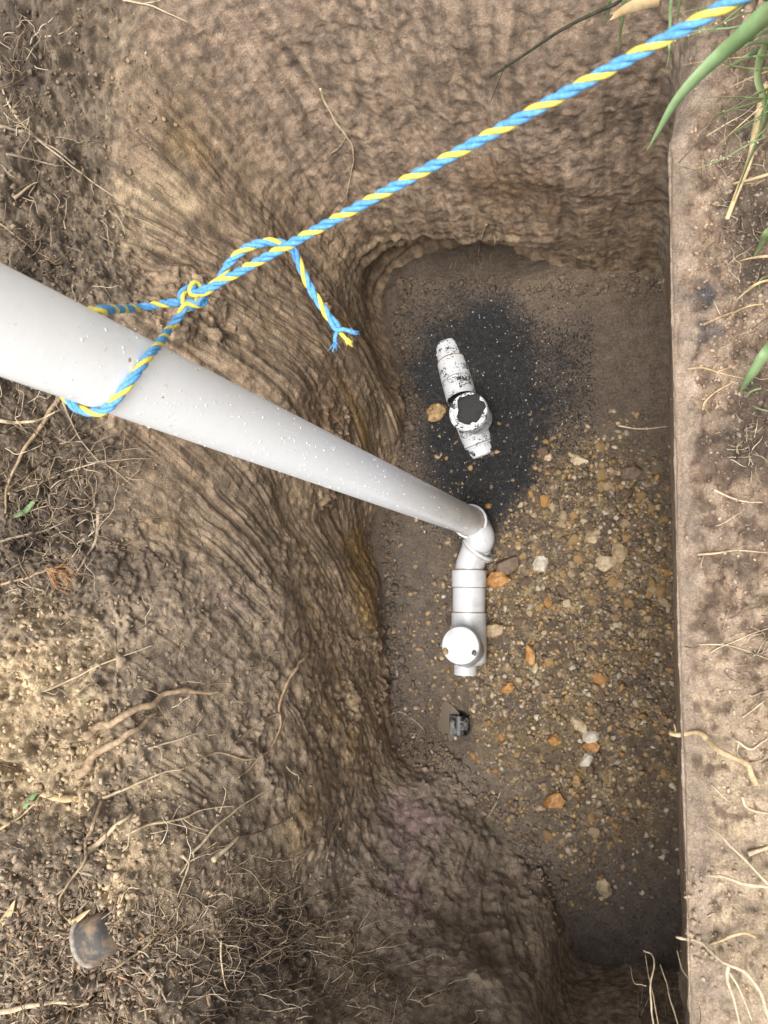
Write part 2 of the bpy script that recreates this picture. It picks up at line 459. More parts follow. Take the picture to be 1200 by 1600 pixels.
# ------------------------------------------------------------------ floor sheet
fx0, fy0 = XY.min(0) - .22; fx1, fy1 = XY.max(0) + .22
FS = .0036
gx = np.arange(fx0, fx1, FS); gy = np.arange(fy0, fy1, FS)
FXg, FYg = np.meshgrid(gx, gy, indexing='ij')
FL = np.stack([FXg, FYg, np.zeros_like(FXg)], -1).astype(np.float32)
def fblob(px, py, rx, ry=None, soft=.5, ang=0, warp=.05, wf=7):
    """soft noisy ellipse on the floor, radii given in photo pixels at floor depth"""
    ry = ry or rx
    c = P(px, py, 0); s = H / FPX
    dx = FL[..., 0] - c.x + warp * pn(FL, wf, px * .01); dy = FL[..., 1] - c.y + warp * pn(FL, wf, py * .013 + 5)
    ca, sa = math.cos(ang), math.sin(ang)
    ex = (dx * ca + dy * sa) / (rx * s); ey = (-dx * sa + dy * ca) / (ry * s)
    return 1 - sst(1 - soft, 1 + soft, np.sqrt(ex * ex + ey * ey))
black = np.clip(fblob(735, 620, 92, 165, .75, .18, .09) + .7 * fblob(815, 620, 110, 110, .95, 0, .09) + fblob(745, 750, 68, 90, .6, 0, .08), 0, 1)
gravel = np.clip(fblob(905, 880, 150, 190, .4) + fblob(865, 1000, 125, 170, .5) + fblob(910, 1180, 130, 170, .5) + .22 * fblob(690, 1040, 120, 150, .6), 0, 1) * (1 - black)
sandy = np.clip(fblob(940, 530, 190, 140, .5), 0, 1) * (1 - black)
endm = np.clip(fblob(985, 1450, 190, 95, .5), 0, 1)
pud = fblob(693, 1128, 17, 36, .3, .1, .012, 20)
hole = fblob(716, 1132, 17, 17, .25, 0, .006)
edge_rise = .11 * fblob(985, 430, 150, 42, .9, 0, .03) + .03 * fblob(640, 480, 60, 90, .8)
zf = .012 * fbm(FL, 3.0, 3, 21) + edge_rise
zf += gravel * (.007 * billow(FL, 24, 22) + .006 * billow(FL, 52, 23) + .004 * pn(FL, 110, 24))
zf += (1 - gravel) * (.0035 * pn(FL, 40, 25) + .002 * pn(FL, 95, 26))
zf += black * .02 + .03 * fblob(870, 800, 70, 80, .7)
zf += endm * (.02 * fbm(FL, 6, 3, 28))
zf -= .05 * fblob(703, 1128, 30, 40, .7, 0, .015) + .03 * hole
zf += .03 * fblob(640, 900, 40, 200, .9)
FL[..., 2] = zf

# ------------------------------------------------------------------ trees for finding surface points
def grid_faces(n, m, wrap=False, flip=False):
    i = np.arange(n if wrap else n - 1)[:, None]; j = np.arange(m - 1)[None, :]
    i2 = (i + 1) % n
    F = np.stack([i * m + j, i2 * m + j, i2 * m + j + 1, i * m + j + 1], -1).reshape(-1, 4)
    return F[:, ::-1] if flip else F
Wl = W[::3, ::3]; Fl = FL[::3, ::3]
_F1 = grid_faces(Wl.shape[0], Wl.shape[1], True); _F2 = grid_faces(Fl.shape[0], Fl.shape[1])
bvh = BVHTree.FromPolygons(np.concatenate([Wl.reshape(-1, 3), Fl.reshape(-1, 3)]).tolist(), np.concatenate([_F1, _F2 + Wl.shape[0] * Wl.shape[1]]).tolist())
_LC = None
def hit_col(px, py):
    r = ray(px, py).normalized()
    loc, n, i, d = bvh.ray_cast(CAM, r)
    if loc is None: return P(px, py, 1.2), Vector((0, 0, 1)), np.array((.2, .15, .1))
    if n.dot(r) > 0: n = -n
    nW = len(_F1)
    c = WC[::3, ::3].reshape(-1, 3)[_F1[i][0]] if i < nW else FC[::3, ::3].reshape(-1, 3)[_F2[i - nW][0]]
    return loc, n, c
def hit(px, py):
    r = ray(px, py).normalized()
    loc, n, i, d = bvh.ray_cast(CAM, r)
    if loc is None: return P(px, py, 1.2), Vector((0, 0, 1))
    if n.dot(r) > 0: n = -n
    return loc, n

# ------------------------------------------------------------------ soil colours
def lin(h):
    c = [int(h[i:i + 2], 16) / 255 for i in (0, 2, 4)]
    return np.array([x / 12.92 if x <= .04045 else ((x + .055) / 1.055) ** 2.4 for x in c], np.float32)
def mixc(A, c, f):
    return A + (np.asarray(c, np.float32) - A) * f[..., None]
_WRP = None
def wblob(px, py, r, soft=.6, warp=.06, f=6, sx=1.0):
    c, _ = hit(px, py)
    d = W - np.array(c, np.float32)
    sel = np.nonzero((np.abs(d) < r * 1.7 + warp * 1.3).all(-1))
    out = np.zeros(W.shape[:2], np.float32)
    ws = W[sel]
    dd = d[sel] + warp * np.stack([pn(ws, f, px * .01 + 1) + .5 * pn(ws, f * 2.3, 4), pn(ws, f, py * .01 + 2) + .5 * pn(ws, f * 2.3, 5), pn(ws, f, 7)], -1)
    rr = np.sqrt((dd * dd).sum(-1)) / r
    out[sel] = 1 - sst(1 - soft, 1 + soft, rr)
    return out
CLAY = np.array((.305, .222, .148)); PINK = np.array((.325, .24, .175)); DARK = np.array((.10, .068, .042)); SAND = np.array((.50, .385, .25)); OCHRE = np.array((.25, .155, .05)); TOP = np.array((.085, .064, .05)); PALE = np.array((.44, .335, .25)); GREYB = np.array((.25, .205, .165)); RUST = np.array((.20, .115, .06)); PURP = np.array((.27, .16, .20))
WC = np.empty_like(W); WC[:] = CLAY
v1 = fbm(W, 2.2, 3, 31); v2 = fbm(W, 7.5, 3, 33); v3 = pn(W, 22, 35)
WC = mixc(WC, PINK, back_m * sst(.3, .8, zc))
WC = mixc(WC, SAND * .8, .35 * sst(.1, .7, v1) * (left_m + .3 * back_m))
WC = mixc(WC, DARK, .55 * sst(.15, .8, v2 - .4 * v1) * (left_m + .5 * back_m))
streak = (perlin(qq * 18, zc * .9, zc * 0, 41) + .6 * perlin(qq * 50, zc * 1.6, zc * 0, 42)) * seam
WC = mixc(WC, DARK * 1.15, .72 * sst(.05, .6, streak + .25 * v1) * left_m * wall * (1 - .4 * lowleft))
WC = mixc(WC, OCHRE, .6 * sst(.25, .8, perlin(qq * 9, zc * 1.0, zc * 0, 47) + .3 * v2) * left_m * sst(.05, .2, zc) * (1 - sst(.4, .75, zc)))
for (a, b_, r, f) in ((560, 860, .10, .8), (575, 930, .10, .7), (480, 1280, .08, .8), (555, 1500, .07, .7), (405, 1030, .03, .9), (260, 830, .05, .5), (160, 110, .05, .4), (130, 60, .04, .5), (420, 1370, .07, .5), (300, 210, .05, .3)):
    WC = mixc(WC, OCHRE * 1.15, f * wblob(a, b_, r))
WC = mixc(WC, RUST, .6 * wblob(800, 290, .12)); WC = mixc(WC, RUST, .4 * wblob(500, 640, .12))
# dark moist foot of the cut, near-end mass of wet clay
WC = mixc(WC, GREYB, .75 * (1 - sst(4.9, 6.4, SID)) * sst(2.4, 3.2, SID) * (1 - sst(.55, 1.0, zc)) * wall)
WC = mixc(WC, np.array((.29, .235, .18)), near_m * wall * .85)
WC = mixc(WC, PURP, .42 * wblob(640, 1290, .09)); WC = mixc(WC, PURP, .4 * wblob(630, 1390, .06)); WC = mixc(WC, PURP * 1.1, .4 * wblob(360, 940, .05))
# loose bank on the left: sand, grey crumbs, black root soil
WC = mixc(WC, np.array((.29, .23, .165)), bank * (left_m + near_m) * .85)
WC = mixc(WC, np.array((.19, .145, .104)), bank * sst(8.6, 10.2, SID) * (1 - right_m) * .85)
WC = mixc(WC, np.array((.27, .212, .155)), .75 * lowleft * sst(.5, .85, zc))
for (a, b_, r, f) in ((60, 1150, .15, 1), (30, 1060, .09, .9), (250, 1330, .07, .5), (120, 1240, .08, .6), (120, 1010, .07, .6), (175, 1330, .05, .9), (190, 1410, .05, .9), (30, 1210, .09, .8), (270, 1210, .06, .5), (255, 1400, .035, .8), (330, 880, .06, .4), (60, 960, .05, .5), (200, 350, .08, .5), (255, 300, .07, .5)):
    WC = mixc(WC, SAND, f * wblob(a, b_, r, .4, .05, 12))
for (a, b_, r, f) in ((60, 830, .11, .9), (130, 760, .08, .8), (60, 640, .10, .6), (20, 130, .05, .9), (180, 900, .06, .7), (250, 1050, .05, .6), (420, 1480, .13, .85), (330, 1540, .10, .85), (60, 460, .09, .45), (500, 1560, .08, .4), (120, 380, .08, .4), (15, 40, .05, .9)):
    WC = mixc(WC, TOP, f * wblob(a, b_, r, .7, .06, 9))
# right: pale smooth lip, brown root soil, paler towards the near end
rb = right_m * sst(2.6, 3.2, TV)
yy = W[..., 1]
yp = lambda py: P(1120, py, 1.15).y
nearness = sst(yp(800), yp(1350), -(-yy)) if False else (1 - sst(yp(1300), yp(850), yy))
RB = mixc(np.broadcast_to(np.array((.335, .24, .168), np.float32), W.shape).copy(), np.array((.57, .45, .315)), nearness * .95)
spk = fbm(W, 30, 3, 51)
RB = mixc(RB, np.array((.16, .11, .08)), .7 * sst(.15, .45, spk + .25 * v2 - .35 * nearness))
big_ = fbm(W, 12, 3, 55)
RB = mixc(RB, np.array((.13, .09, .066)), .6 * sst(.12, .5, big_ + .15 * spk - .32 * nearness))
RB = mixc(RB, np.array((.46, .355, .265)), .6 * sst(.15, .5, -big_ + .15 * spk))
RB = mixc(RB, np.array((.17, .12, .088)), .7 * sst(.15, .4, pn(W, 75, 53) + .3 * spk - .15 * nearness))
RB = mixc(RB, np.array((.46, .355, .265)), .75 * sst(.15, .4, -spk - .2 * v2))
RB = mixc(RB, np.array((.40, .315, .245)), .85 * (1 - sst(4.05, 4.2, TV + .18 * pn(W, 18, 54) + .1 * spk)) * np.ones_like(zc))
WC = mixc(WC, 0, rb * 1.0) + RB * rb[..., None]
for (a, b_, r, f) in ((1165, 690, .045, .85), (1180, 620, .035, .6), (1185, 330, .05, .8), (1195, 420, .05, .7), (1150, 890, .03, .5), (1170, 180, .05, .5)):
    WC = mixc(WC, TOP * .9, f * wblob(a, b_, r, .7, .03, 16))
for (a, b_) in ((1100, 470), (1105, 520), (1110, 455)):
    WC = mixc(WC, np.array((.06, .065, .08)), .7 * wblob(a, b_, .018, .7, .02, 30))
WC = mixc(WC, np.array((.13, .14, .055)), (sst(5.1, 5.8, TV) * .8 * sst(-.2, .3, v1)).astype(np.float32))
mot_i = pn(W, 48, 36) + .6 * pn(W, 95, 37)
mot_s = perlin(qq * 34, zc * 4.5, zc * 0, 38) + .8 * perlin(qq * 80, zc * 11, zc * 0, 39) + .4 * mot_i
wl_ = np.clip((left_m + .7 * back_m) * wall * (1 - .6 * clodm) * seam * (1 - .5 * lowleft) * (.4 + .6 * pat), 0, 1)
mot = mot_i + (mot_s - mot_i) * wl_
WC = WC * (1 + (.38 * sst(-.1, .5, mot) - .36 * sst(.0, .5, -mot))[..., None] * (1 - .75 * right_m[..., None]))
WC = np.clip(np.array((.95, .93, .89), np.float32) * WC * (1 + .26 * v3[..., None] + .20 * v2[..., None]), .012, .7)
WET = np.clip(.42 * left_m * wall * sst(-.4, .4, v1 + .4 * v2) + .38 * back_m * wall + .2 * sst(.0, .5, v2) * wall + .75 * (1 - sst(4.9, 6.4, SID)) * sst(2.4, 3.2, SID) * (1 - sst(.5, .9, zc)) * wall, 0, 1)

FC = np.empty_like(FL); FC[:] = np.array((.118, .086, .060))
f1 = fbm(FL, 6, 3, 61); f2 = fbm(FL, 26, 3, 63); f3 = pn(FL, 120, 65)
FC = mixc(FC, np.array((.155, .115, .082)), sandy * .8)
FC = mixc(FC, np.array((.165, .12, .068)), gravel * sst(-.5, .6, f1) * .95)
FC = mixc(FC, np.array((.24, .165, .075)), gravel * sst(.1, .55, f2) * .75)
FC = mixc(FC, np.array((.30, .22, .11)), np.clip(fblob(880, 880, 110, 150, .6), 0, 1) * (1 - black) * .35 * sst(-.3, .4, f2))
FC = mixc(FC, np.array((.42, .38, .31)), gravel * sst(.34, .62, f3 + .35 * f2 - .05) * .55)
FC = mixc(FC, np.array((.115, .09, .07)), fblob(650, 960, 60, 160, .6) * .8)
FC = mixc(FC, np.array((.135, .108, .088)), endm * .9)
FC = mixc(FC, np.array((.20, .145, .098)), fblob(985, 425, 150, 45, .9, 0, .03) * .8)
FC = mixc(FC, np.array((.19, .15, .115)), np.clip(fblob(740, 1215, 70, 40, .8) + fblob(840, 1330, 60, 80, .8), 0, 1) * .75)
FC = mixc(FC, np.array((.012, .013, .015)), np.clip(sst(.05, 1.1, black + .5 * f3 + .25 * f2 + .2 * pn(FL, 210, 66)), 0, 1) * .97)
FC = mixc(FC, np.array((.13, .11, .09)), black * sst(.42, .6, f3) * .35)
f4 = pn(FL, 210, 66)
FC = np.clip(1.02 * FC * (1 + .22 * f2[..., None] + .22 * f3[..., None] + .30 * f4[..., None]), .007, .6)
FW = np.clip(.40 + .35 * gravel + .3 * endm + .2 * f1 - .3 * sandy, 0, 1)

# ------------------------------------------------------------------ link the setting as separate sheets
NF = grid_faces(NU, NV, True, FLIP)
NFi = np.repeat(np.arange(NU), NV - 1); NFj = np.tile(np.arange(NV - 1), NU)
rimrow = np.where((UID >= 19) & (UID < 25), 3.85, 4.1)
isbank = tv[NFj] >= rimrow[NFi]
reg = np.where(isbank, 4, np.where((UID[NFi] >= 2.7) & (UID[NFi] < 12.8), 0, np.where((UID[NFi] >= 12.8) & (UID[NFi] < 19), 1, np.where((UID[NFi] >= 19) & (UID[NFi] < 25), 2, 3))))
Wv = W.reshape(-1, 3); Wc = WC.reshape(-1, 3); Ww = WET.reshape(-1)
for r, nm in enumerate(('trench_wall_left', 'trench_wall_back', 'trench_wall_right', 'trench_wall_near', 'ground')):
    F = NF[reg == r]
    ids, inv = np.unique(F, return_inverse=True)
    me = mesh_np(nm, Wv[ids], inv.reshape(F.shape), M_SOIL, Wc[ids], Ww[ids])
    kind(link(nm, me), 'structure')
me = mesh_np('trench_floor', FL.reshape(-1, 3), grid_faces(*FL.shape[:2]), M_FLOOR, FC.reshape(-1, 3), FW.reshape(-1))
kind(link('trench_floor', me), 'structure')

# ================================================================== DRAIN PIPES
def pvc(name, base, dirt, amount=.5, rough=.35, scale=55, fleck=(.25, .22, .18)):
    m, nt, ns, ln, b = new_mat(name)
    tc = nd(ns, 'ShaderNodeTexCoord')
    n1 = nd(ns, 'ShaderNodeTexNoise', Scale=9.0, Detail=6.0, Roughness=.7); ln.new(tc.outputs['Object'], n1.inputs['Vector'])
    n2 = nd(ns, 'ShaderNodeTexNoise', Scale=scale * 3, Detail=3.0, Roughness=.6); ln.new(tc.outputs['Object'], n2.inputs['Vector'])
    r1 = nd(ns, 'ShaderNodeMapRange'); r1.inputs[1].default_value = .50; r1.inputs[2].default_value = .78; r1.inputs[4].default_value = amount
    ln.new(n1.outputs['Fac'], r1.inputs[0])
    r2 = nd(ns, 'ShaderNodeMapRange'); r2.inputs[1].default_value = .66; r2.inputs[2].default_value = .72; r2.inputs[4].default_value = .8
    ln.new(n2.outputs['Fac'], r2.inputs[0])
    x1 = nd(ns, 'ShaderNodeMix', data_type='RGBA'); x1.inputs[6].default_value = (*base, 1); x1.inputs[7].default_value = (*dirt, 1); ln.new(r1.outputs[0], x1.inputs[0])
    x2 = nd(ns, 'ShaderNodeMix', data_type='RGBA'); x2.inputs[7].default_value = (*fleck, 1); ln.new(x1.outputs[2], x2.inputs[6]); ln.new(r2.outputs[0], x2.inputs[0])
    ln.new(x2.outputs[2], b.inputs['Base Color'])
    b.inputs['Roughness'].default_value = rough
    bp = nd(ns, 'ShaderNodeBump', Strength=.12, Distance=.002); ln.new(n2.outputs['Fac'], bp.inputs['Height']); ln.new(bp.outputs[0], b.inputs['Normal'])
    return m
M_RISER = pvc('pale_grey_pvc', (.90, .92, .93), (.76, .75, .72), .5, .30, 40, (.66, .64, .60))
M_SOCK = pvc('dull_grey_pvc', (.40, .385, .35), (.30, .27, .22), .7, .4, 50)
M_WHITE = pvc('white_pvc', (.47, .48, .49), (.28, .25, .21), .9, .35, 60, (.30, .25, .19))
M_SEAL = two_tone('grimy_joint', (.10, .075, .055), (.28, .2, .15), 60, .6)
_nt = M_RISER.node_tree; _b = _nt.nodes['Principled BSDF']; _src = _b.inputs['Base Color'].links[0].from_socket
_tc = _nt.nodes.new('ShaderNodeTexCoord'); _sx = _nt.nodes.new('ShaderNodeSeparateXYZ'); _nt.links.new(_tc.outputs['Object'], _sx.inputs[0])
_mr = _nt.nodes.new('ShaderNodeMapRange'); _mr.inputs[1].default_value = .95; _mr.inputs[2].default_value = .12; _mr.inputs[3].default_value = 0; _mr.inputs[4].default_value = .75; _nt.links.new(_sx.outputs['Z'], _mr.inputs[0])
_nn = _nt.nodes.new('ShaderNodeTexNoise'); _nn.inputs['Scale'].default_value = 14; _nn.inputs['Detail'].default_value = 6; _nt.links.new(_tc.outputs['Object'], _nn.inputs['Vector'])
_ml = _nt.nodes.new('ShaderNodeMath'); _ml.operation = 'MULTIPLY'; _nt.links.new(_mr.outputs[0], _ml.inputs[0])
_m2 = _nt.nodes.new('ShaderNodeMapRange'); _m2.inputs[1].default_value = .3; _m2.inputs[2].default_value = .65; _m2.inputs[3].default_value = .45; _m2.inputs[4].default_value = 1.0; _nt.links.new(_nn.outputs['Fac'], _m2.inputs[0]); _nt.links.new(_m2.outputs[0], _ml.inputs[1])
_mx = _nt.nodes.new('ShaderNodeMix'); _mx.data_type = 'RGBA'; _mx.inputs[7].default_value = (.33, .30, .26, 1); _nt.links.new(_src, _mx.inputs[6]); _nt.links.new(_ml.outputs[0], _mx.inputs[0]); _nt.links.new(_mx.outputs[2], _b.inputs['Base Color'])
def lathe(pts_rz, sides=40, M=None, closed=False):
    """revolve (r, z) pairs about z; M maps to world"""
    a = np.linspace(0, 2 * np.pi, sides, endpoint=False)
    rz = np.array(pts_rz, float); n = len(rz)
    V = np.stack([rz[:, None, 0] * np.cos(a), rz[:, None, 0] * np.sin(a), np.broadcast_to(rz[:, None, 1], (n, sides))], -1).reshape(-1, 3)
    i = np.arange(n - 1)[:, None] * sides; j = np.arange(sides)[None, :]; j2 = (j + 1) % sides
    F = np.stack([i + j, i + j2, i + sides + j2, i + sides + j], -1).reshape(-1, 4)
    if M is not None: V = V @ np.array(M.to_3x3()).T + np.array(M.translation)
    return V, F
def axis_matrix(o, d):
    q_ = Vector(d).normalized().to_track_quat('Z', 'Y')
    return Matrix.Translation(Vector(o)) @ q_.to_matrix().to_4x4()
def part_lathe(name, rz, o, d, mat, parent, sides=40, sharp=True):
    V, F = lathe(rz, sides, axis_matrix(o, d))
    me = mesh_np(name, V - np.array(parent.location if parent else (0, 0, 0)), F, mat)
    if sharp: me.set_sharp_from_angle(angle=math.radians(35))
    return link(name, me, parent)
def part_tube(name, path, rad, mat, parent, sides=32, step=None):
    V, F = tube(path, rad, sides, False)
    me = mesh_np(name, V - np.array(parent.location), F, mat)
    return link(name, me, parent)

R = .0525
RP = .0467
base_pt = PD(735, 815, 2.50)                 # lower end of the riser
up = (-ray(1012, 933)).normalized()
riser_top = base_pt + up * 1.98
drain = empty('drain_riser', (base_pt.x, base_pt.y, 0))
tag(drain, 'pale grey plastic riser pipe tied with rope, joined to the white capped drain below', 'drain pipe')
L = 1.98
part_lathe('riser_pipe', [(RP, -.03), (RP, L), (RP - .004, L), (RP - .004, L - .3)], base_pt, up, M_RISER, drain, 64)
# socket of the lower bend, its rolled lip and seal
part_lathe('bend_socket', [(R - .003, -.060), (R - .001, -.055), (R + .001, -.004), (R + .001, .004), (R - .002, .005)], base_pt, up, M_SOCK, drain)
part_lathe('socket_lip', [(R - .001, -.004), (R + .003, -.003), (R + .0045, .002), (R + .0045, .008), (R + .001, .011), (RP + .0005, .0115)], base_pt, up, M_WHITE, drain)
part_lathe('seal_ring', [(RP, .0112), (RP + .0035, .0118), (RP + .0035, .0145), (RP, .0155)], base_pt, up, M_SEAL, drain)
# pipe run along the floor
zc_ = .048
pA = P(733, 882, zc_); pEnd = P(716, 1092, zc_ - .015)
runx = lambda py: P(733 - (py - 882) * .004, py, zc_)
b0 = np.array(base_pt - up * .055)
elb = [b0, b0 - np.array(up) * .02, np.array(P(750, 838, .078)), np.array(P(747, 850, .060)), np.array(P(741, 865, .050)), np.array(P(734.5, 884, zc_)), np.array(P(733, 902, zc_))]
path = resample(catmull(elb, 10), .006)
part_tube('bend', path, R - .005, M_WHITE, drain)
d_el = (Vector(P(741, 866, .05)) - Vector(P(752, 852, .058))).normalized()
part_lathe('bend_joint', [(R, -.012), (R + .005, -.010), (R + .007, -.003), (R + .007, .004), (R + .003, .007), (R, .008)], P(746, 859, .054), d_el, M_WHITE, drain)
part_lathe('joint_seam', [(R + .0072, -.0013), (R + .0079, 0), (R + .0072, .0013)], P(746, 859, .054), d_el, M_SEAL, drain)
run_d = (Vector(runx(985)) - Vector(runx(893))).normalized()
def run_piece(name, y0, y1, r, mat=None, bev=.002):
    o = Vector(runx(y0)); l = (Vector(runx(y1)) - o).length
    return part_lathe(name, [(r - .004, 0), (r - bev, 0), (r, bev), (r, l - bev), (r - bev, l), (r - .004, l)], o, run_d, mat or M_WHITE, drain)
run_piece('coupling', 891, 918, R + .0045)
run_piece('pipe_length', 917, 958, R + .0012)
run_piece('coupling', 957, 1012, R + .0045)
for y in (891.5, 918.5, 957):
    run_piece('joint_seam', y - .35, y + .35, R + .0049, M_SEAL, .0003)
# inspection tee: body, upright socket and cap facing the sky
tee_c = Vector(runx(1017))
tee_d = -run_d
part_lathe('inspection_tee', [(R - .012, -.045), (R + .0055, -.035), (R + .0055, .05), (R + .002, .06)], tee_c, tee_d, M_WHITE, drain)
cap_c = PD(719, 1009, 2.385)
cap_d = Vector((.03, -.03, 1)).normalized()
sock0 = tee_c
part_lathe('upright_socket', [(R + .003, 0), (R + .003, .055), (R + .0055, .06), (R + .0055, (cap_c - sock0).length - .014)], sock0, cap_c - sock0, M_WHITE, drain)
cap = part_lathe('cap', [(.001, .0), (.030, .0006), (R + .002, .0), (R + .0055, -.002), (R + .0075, -.007), (R + .0075, -.022), (R + .004, -.024)], cap_c, cap_d, M_WHITE, drain)
stub_o = Vector(runx(1040)); 
part_lathe('outlet_pipe', [(.038, 0), (.038, .034), (.034, .034)], Vector((stub_o.x - .022, stub_o.y, .004)), run_d, M_WHITE, drain)
M_DIRTY = two_tone('sludge_black_pipe', (.006, .006, .007), (.30, .29, .27), 22, .35, .5, .72)
part_lathe('exposed_pipe', [(.034, 0), (.034, .062), (.030, .062)], P(718, 1117, -.04), run_d, M_DIRTY, drain)
# drops of rain and crumbs of mud on the riser
def pipe_pt(t, phi, r=RP):
    side = up.cross(Vector((0, 1, 0))).normalized(); oth = up.cross(side)
    return base_pt + up * t + (side * math.cos(phi) + oth * math.sin(phi)) * r
def ico_small():
    V = np.array([(1, 0, 0), (-1, 0, 0), (0, 1, 0), (0, -1, 0), (0, 0, 1), (0, 0, -1)], float)
    F = np.array([(0, 2, 4), (2, 1, 4), (1, 3, 4), (3, 0, 4), (2, 0, 5), (1, 2, 5), (3, 1, 5), (0, 3, 5)])
    return V, F
def ico(sub=1):
    t = (1 + 5 ** .5) / 2
    V = [(-1, t, 0), (1, t, 0), (-1, -t, 0), (1, -t, 0), (0, -1, t), (0, 1, t), (0, -1, -t), (0, 1, -t), (t, 0, -1), (t, 0, 1), (-t, 0, -1), (-t, 0, 1)]
    F = [(0, 11, 5), (0, 5, 1), (0, 1, 7), (0, 7, 10), (0, 10, 11), (1, 5, 9), (5, 11, 4), (11, 10, 2), (10, 7, 6), (7, 1, 8), (3, 9, 4), (3, 4, 2), (3, 2, 6), (3, 6, 8), (3, 8, 9), (4, 9, 5), (2, 4, 11), (6, 2, 10), (8, 6, 7), (9, 8, 1)]
    V = [np.array(v) / np.linalg.norm(v) for v in V]
    for _ in range(sub):
        mid = {}; F2 = []
        def mp(a, b):
            k = (min(a, b), max(a, b))
            if k not in mid:
                v = V[a] + V[b]; V.append(v / np.linalg.norm(v)); mid[k] = len(V) - 1
            return mid[k]
        for a, b, c in F:
            x, y, z = mp(a, b), mp(b, c), mp(c, a)
            F2 += [(a, x, z), (b, y, x), (c, z, y), (x, y, z)]
        F = F2
    return np.array(V), np.array(F)
I0 = ico(0); I1 = ico(1); I2 = ico(2)
m_, nt, ns, ln, b = new_mat('rain_water'); b.inputs['Base Color'].default_value = (.9, .93, .95, 1); b.inputs['Roughness'].default_value = .03; b.inputs['Transmission Weight'].default_value = .25; b.inputs['IOR'].default_value = 1.33
M_DROP = m_
ac = Acc(); ac2 = Acc()
_side = up.cross(Vector((0, 1, 0))).normalized(); _oth = up.cross(_side)
tocam_phi = lambda t: math.atan2((CAM - (base_pt + up * t)).dot(_oth), (CAM - (base_pt + up * t)).dot(_side))
for k in range(420):
    t = random.uniform(.15, 1.9) if k % 3 else random.uniform(.9, 1.85)
    ph_ = tocam_phi(t) + random.gauss(0, .95)
    nrm = _side * math.cos(ph_) + _oth * math.sin(ph_)
    s_ = random.choice((.0007, .0009, .001, .0012, .0015, .002)) 
    M = axis_matrix(base_pt + up * t + nrm * RP, nrm)
    V = I0[0] * np.array((s_ * random.uniform(.8, 1.5), s_, s_ * .55)) 
    V = V @ np.array(M.to_3x3()).T + np.array(M.translation)
    (ac if k % 40 else ac2).add(V - np.array(drain.location), I0[1])
kind(link('water_drops', ac.mesh('water_drops', M_DROP), drain), 'stuff')
M_MUD = two_tone('mud_specks', (.16, .12, .09), (.28, .22, .17), 80, .9)
kind(link('mud_specks', ac2.mesh('mud_specks', M_MUD), drain), 'stuff')

# ------------------------------------------------------------------ second, half-buried fitting in black gravel
def gravel_pvc(name, thr, seed=0., big=26.):
    m, nt, ns, ln, b = new_mat(name)
    tc = nd(ns, 'ShaderNodeTexCoord')
    mp = nd(ns, 'ShaderNodeMapping'); mp.inputs['Location'].default_value = (seed, seed * .7, 0); ln.new(tc.outputs['Object'], mp.inputs['Vector'])
    n1 = nd(ns, 'ShaderNodeTexNoise', Scale=big, Detail=5.0, Roughness=.6); n2 = nd(ns, 'ShaderNodeTexNoise', Scale=190.0, Detail=2.0, Roughness=.5)
    ln.new(mp.outputs[0], n1.inputs['Vector']); ln.new(mp.outputs[0], n2.inputs['Vector'])
    mx = nd(ns, 'ShaderNodeMix', data_type='FLOAT'); mx.inputs[0].default_value = .42; ln.new(n1.outputs['Fac'], mx.inputs[2]); ln.new(n2.outputs['Fac'], mx.inputs[3])
    cr = nd(ns, 'ShaderNodeValToRGB'); cr.color_ramp.elements[0].position = thr; cr.color_ramp.elements[0].color = (.54, .55, .56, 1); cr.color_ramp.elements[1].position = thr + .02; cr.color_ramp.elements[1].color = (.03, .029, .028, 1)
    ln.new(mx.outputs[0], cr.inputs[0]); ln.new(cr.outputs[0], b.inputs['Base Color'])
    bp = nd(ns, 'ShaderNodeBump', Strength=.5, Distance=.004); ln.new(cr.outputs[0], bp.inputs['Height']); bp.invert = True; ln.new(bp.outputs[0], b.inputs['Normal'])
    b.inputs['Roughness'].default_value = .5
    return m
M_GP = gravel_pvc('grit_spattered_pvc', .545, 1.3, 24.); M_GC = gravel_pvc('grit_covered_pvc', .525, 4.1, 30.)
zb = .022
q0 = Vector(P(699, 540, -.012)); q1 = Vector(P(722, 625, zb + .02)); q2 = Vector(P(752, 704, -.002))
bur = empty('buried_fitting', (q1.x, q1.y, 0)); tag(bur, 'white capped pipe fitting half buried in black grit on trench floor', 'pipe fitting')
dA = (q1 - q0).normalized(); dB = (q2 - q1).normalized()
part_lathe('pipe', [(.001, -.012), (.03, -.008), (.047, .006), (.049, .02), (.049, .09)], q0, dA, M_GP, bur)
part_lathe('pipe_socket', [(.048, .075), (.0525, .078), (.0525, (q1 - q0).length)], q0, dA, M_GP, bur)
part_lathe('joint_seam', [(.0527, .1575), (.0535, .159), (.0527, .1605)], q0, dA, M_SEAL, bur)
part_lathe('joint_seam', [(.0498, .072), (.0532, .0745), (.0498, .077)], q0, dA, M_SEAL, bur)
cb = PD(731, 643, 2.44)
cbd = Vector((-.05, .02, 1)).normalized()
part_lathe('upright_socket', [(.052, -.10), (.052, -.02), (.056, -.012)], cb, cbd, M_GP, bur)
part_lathe('cap', [(.001, -.004), (.046, -.003), (.048, .001), (.0605, .001), (.063, -.002), (.063, -.024), (.058, -.026)], cb, cbd, M_GC, bur)
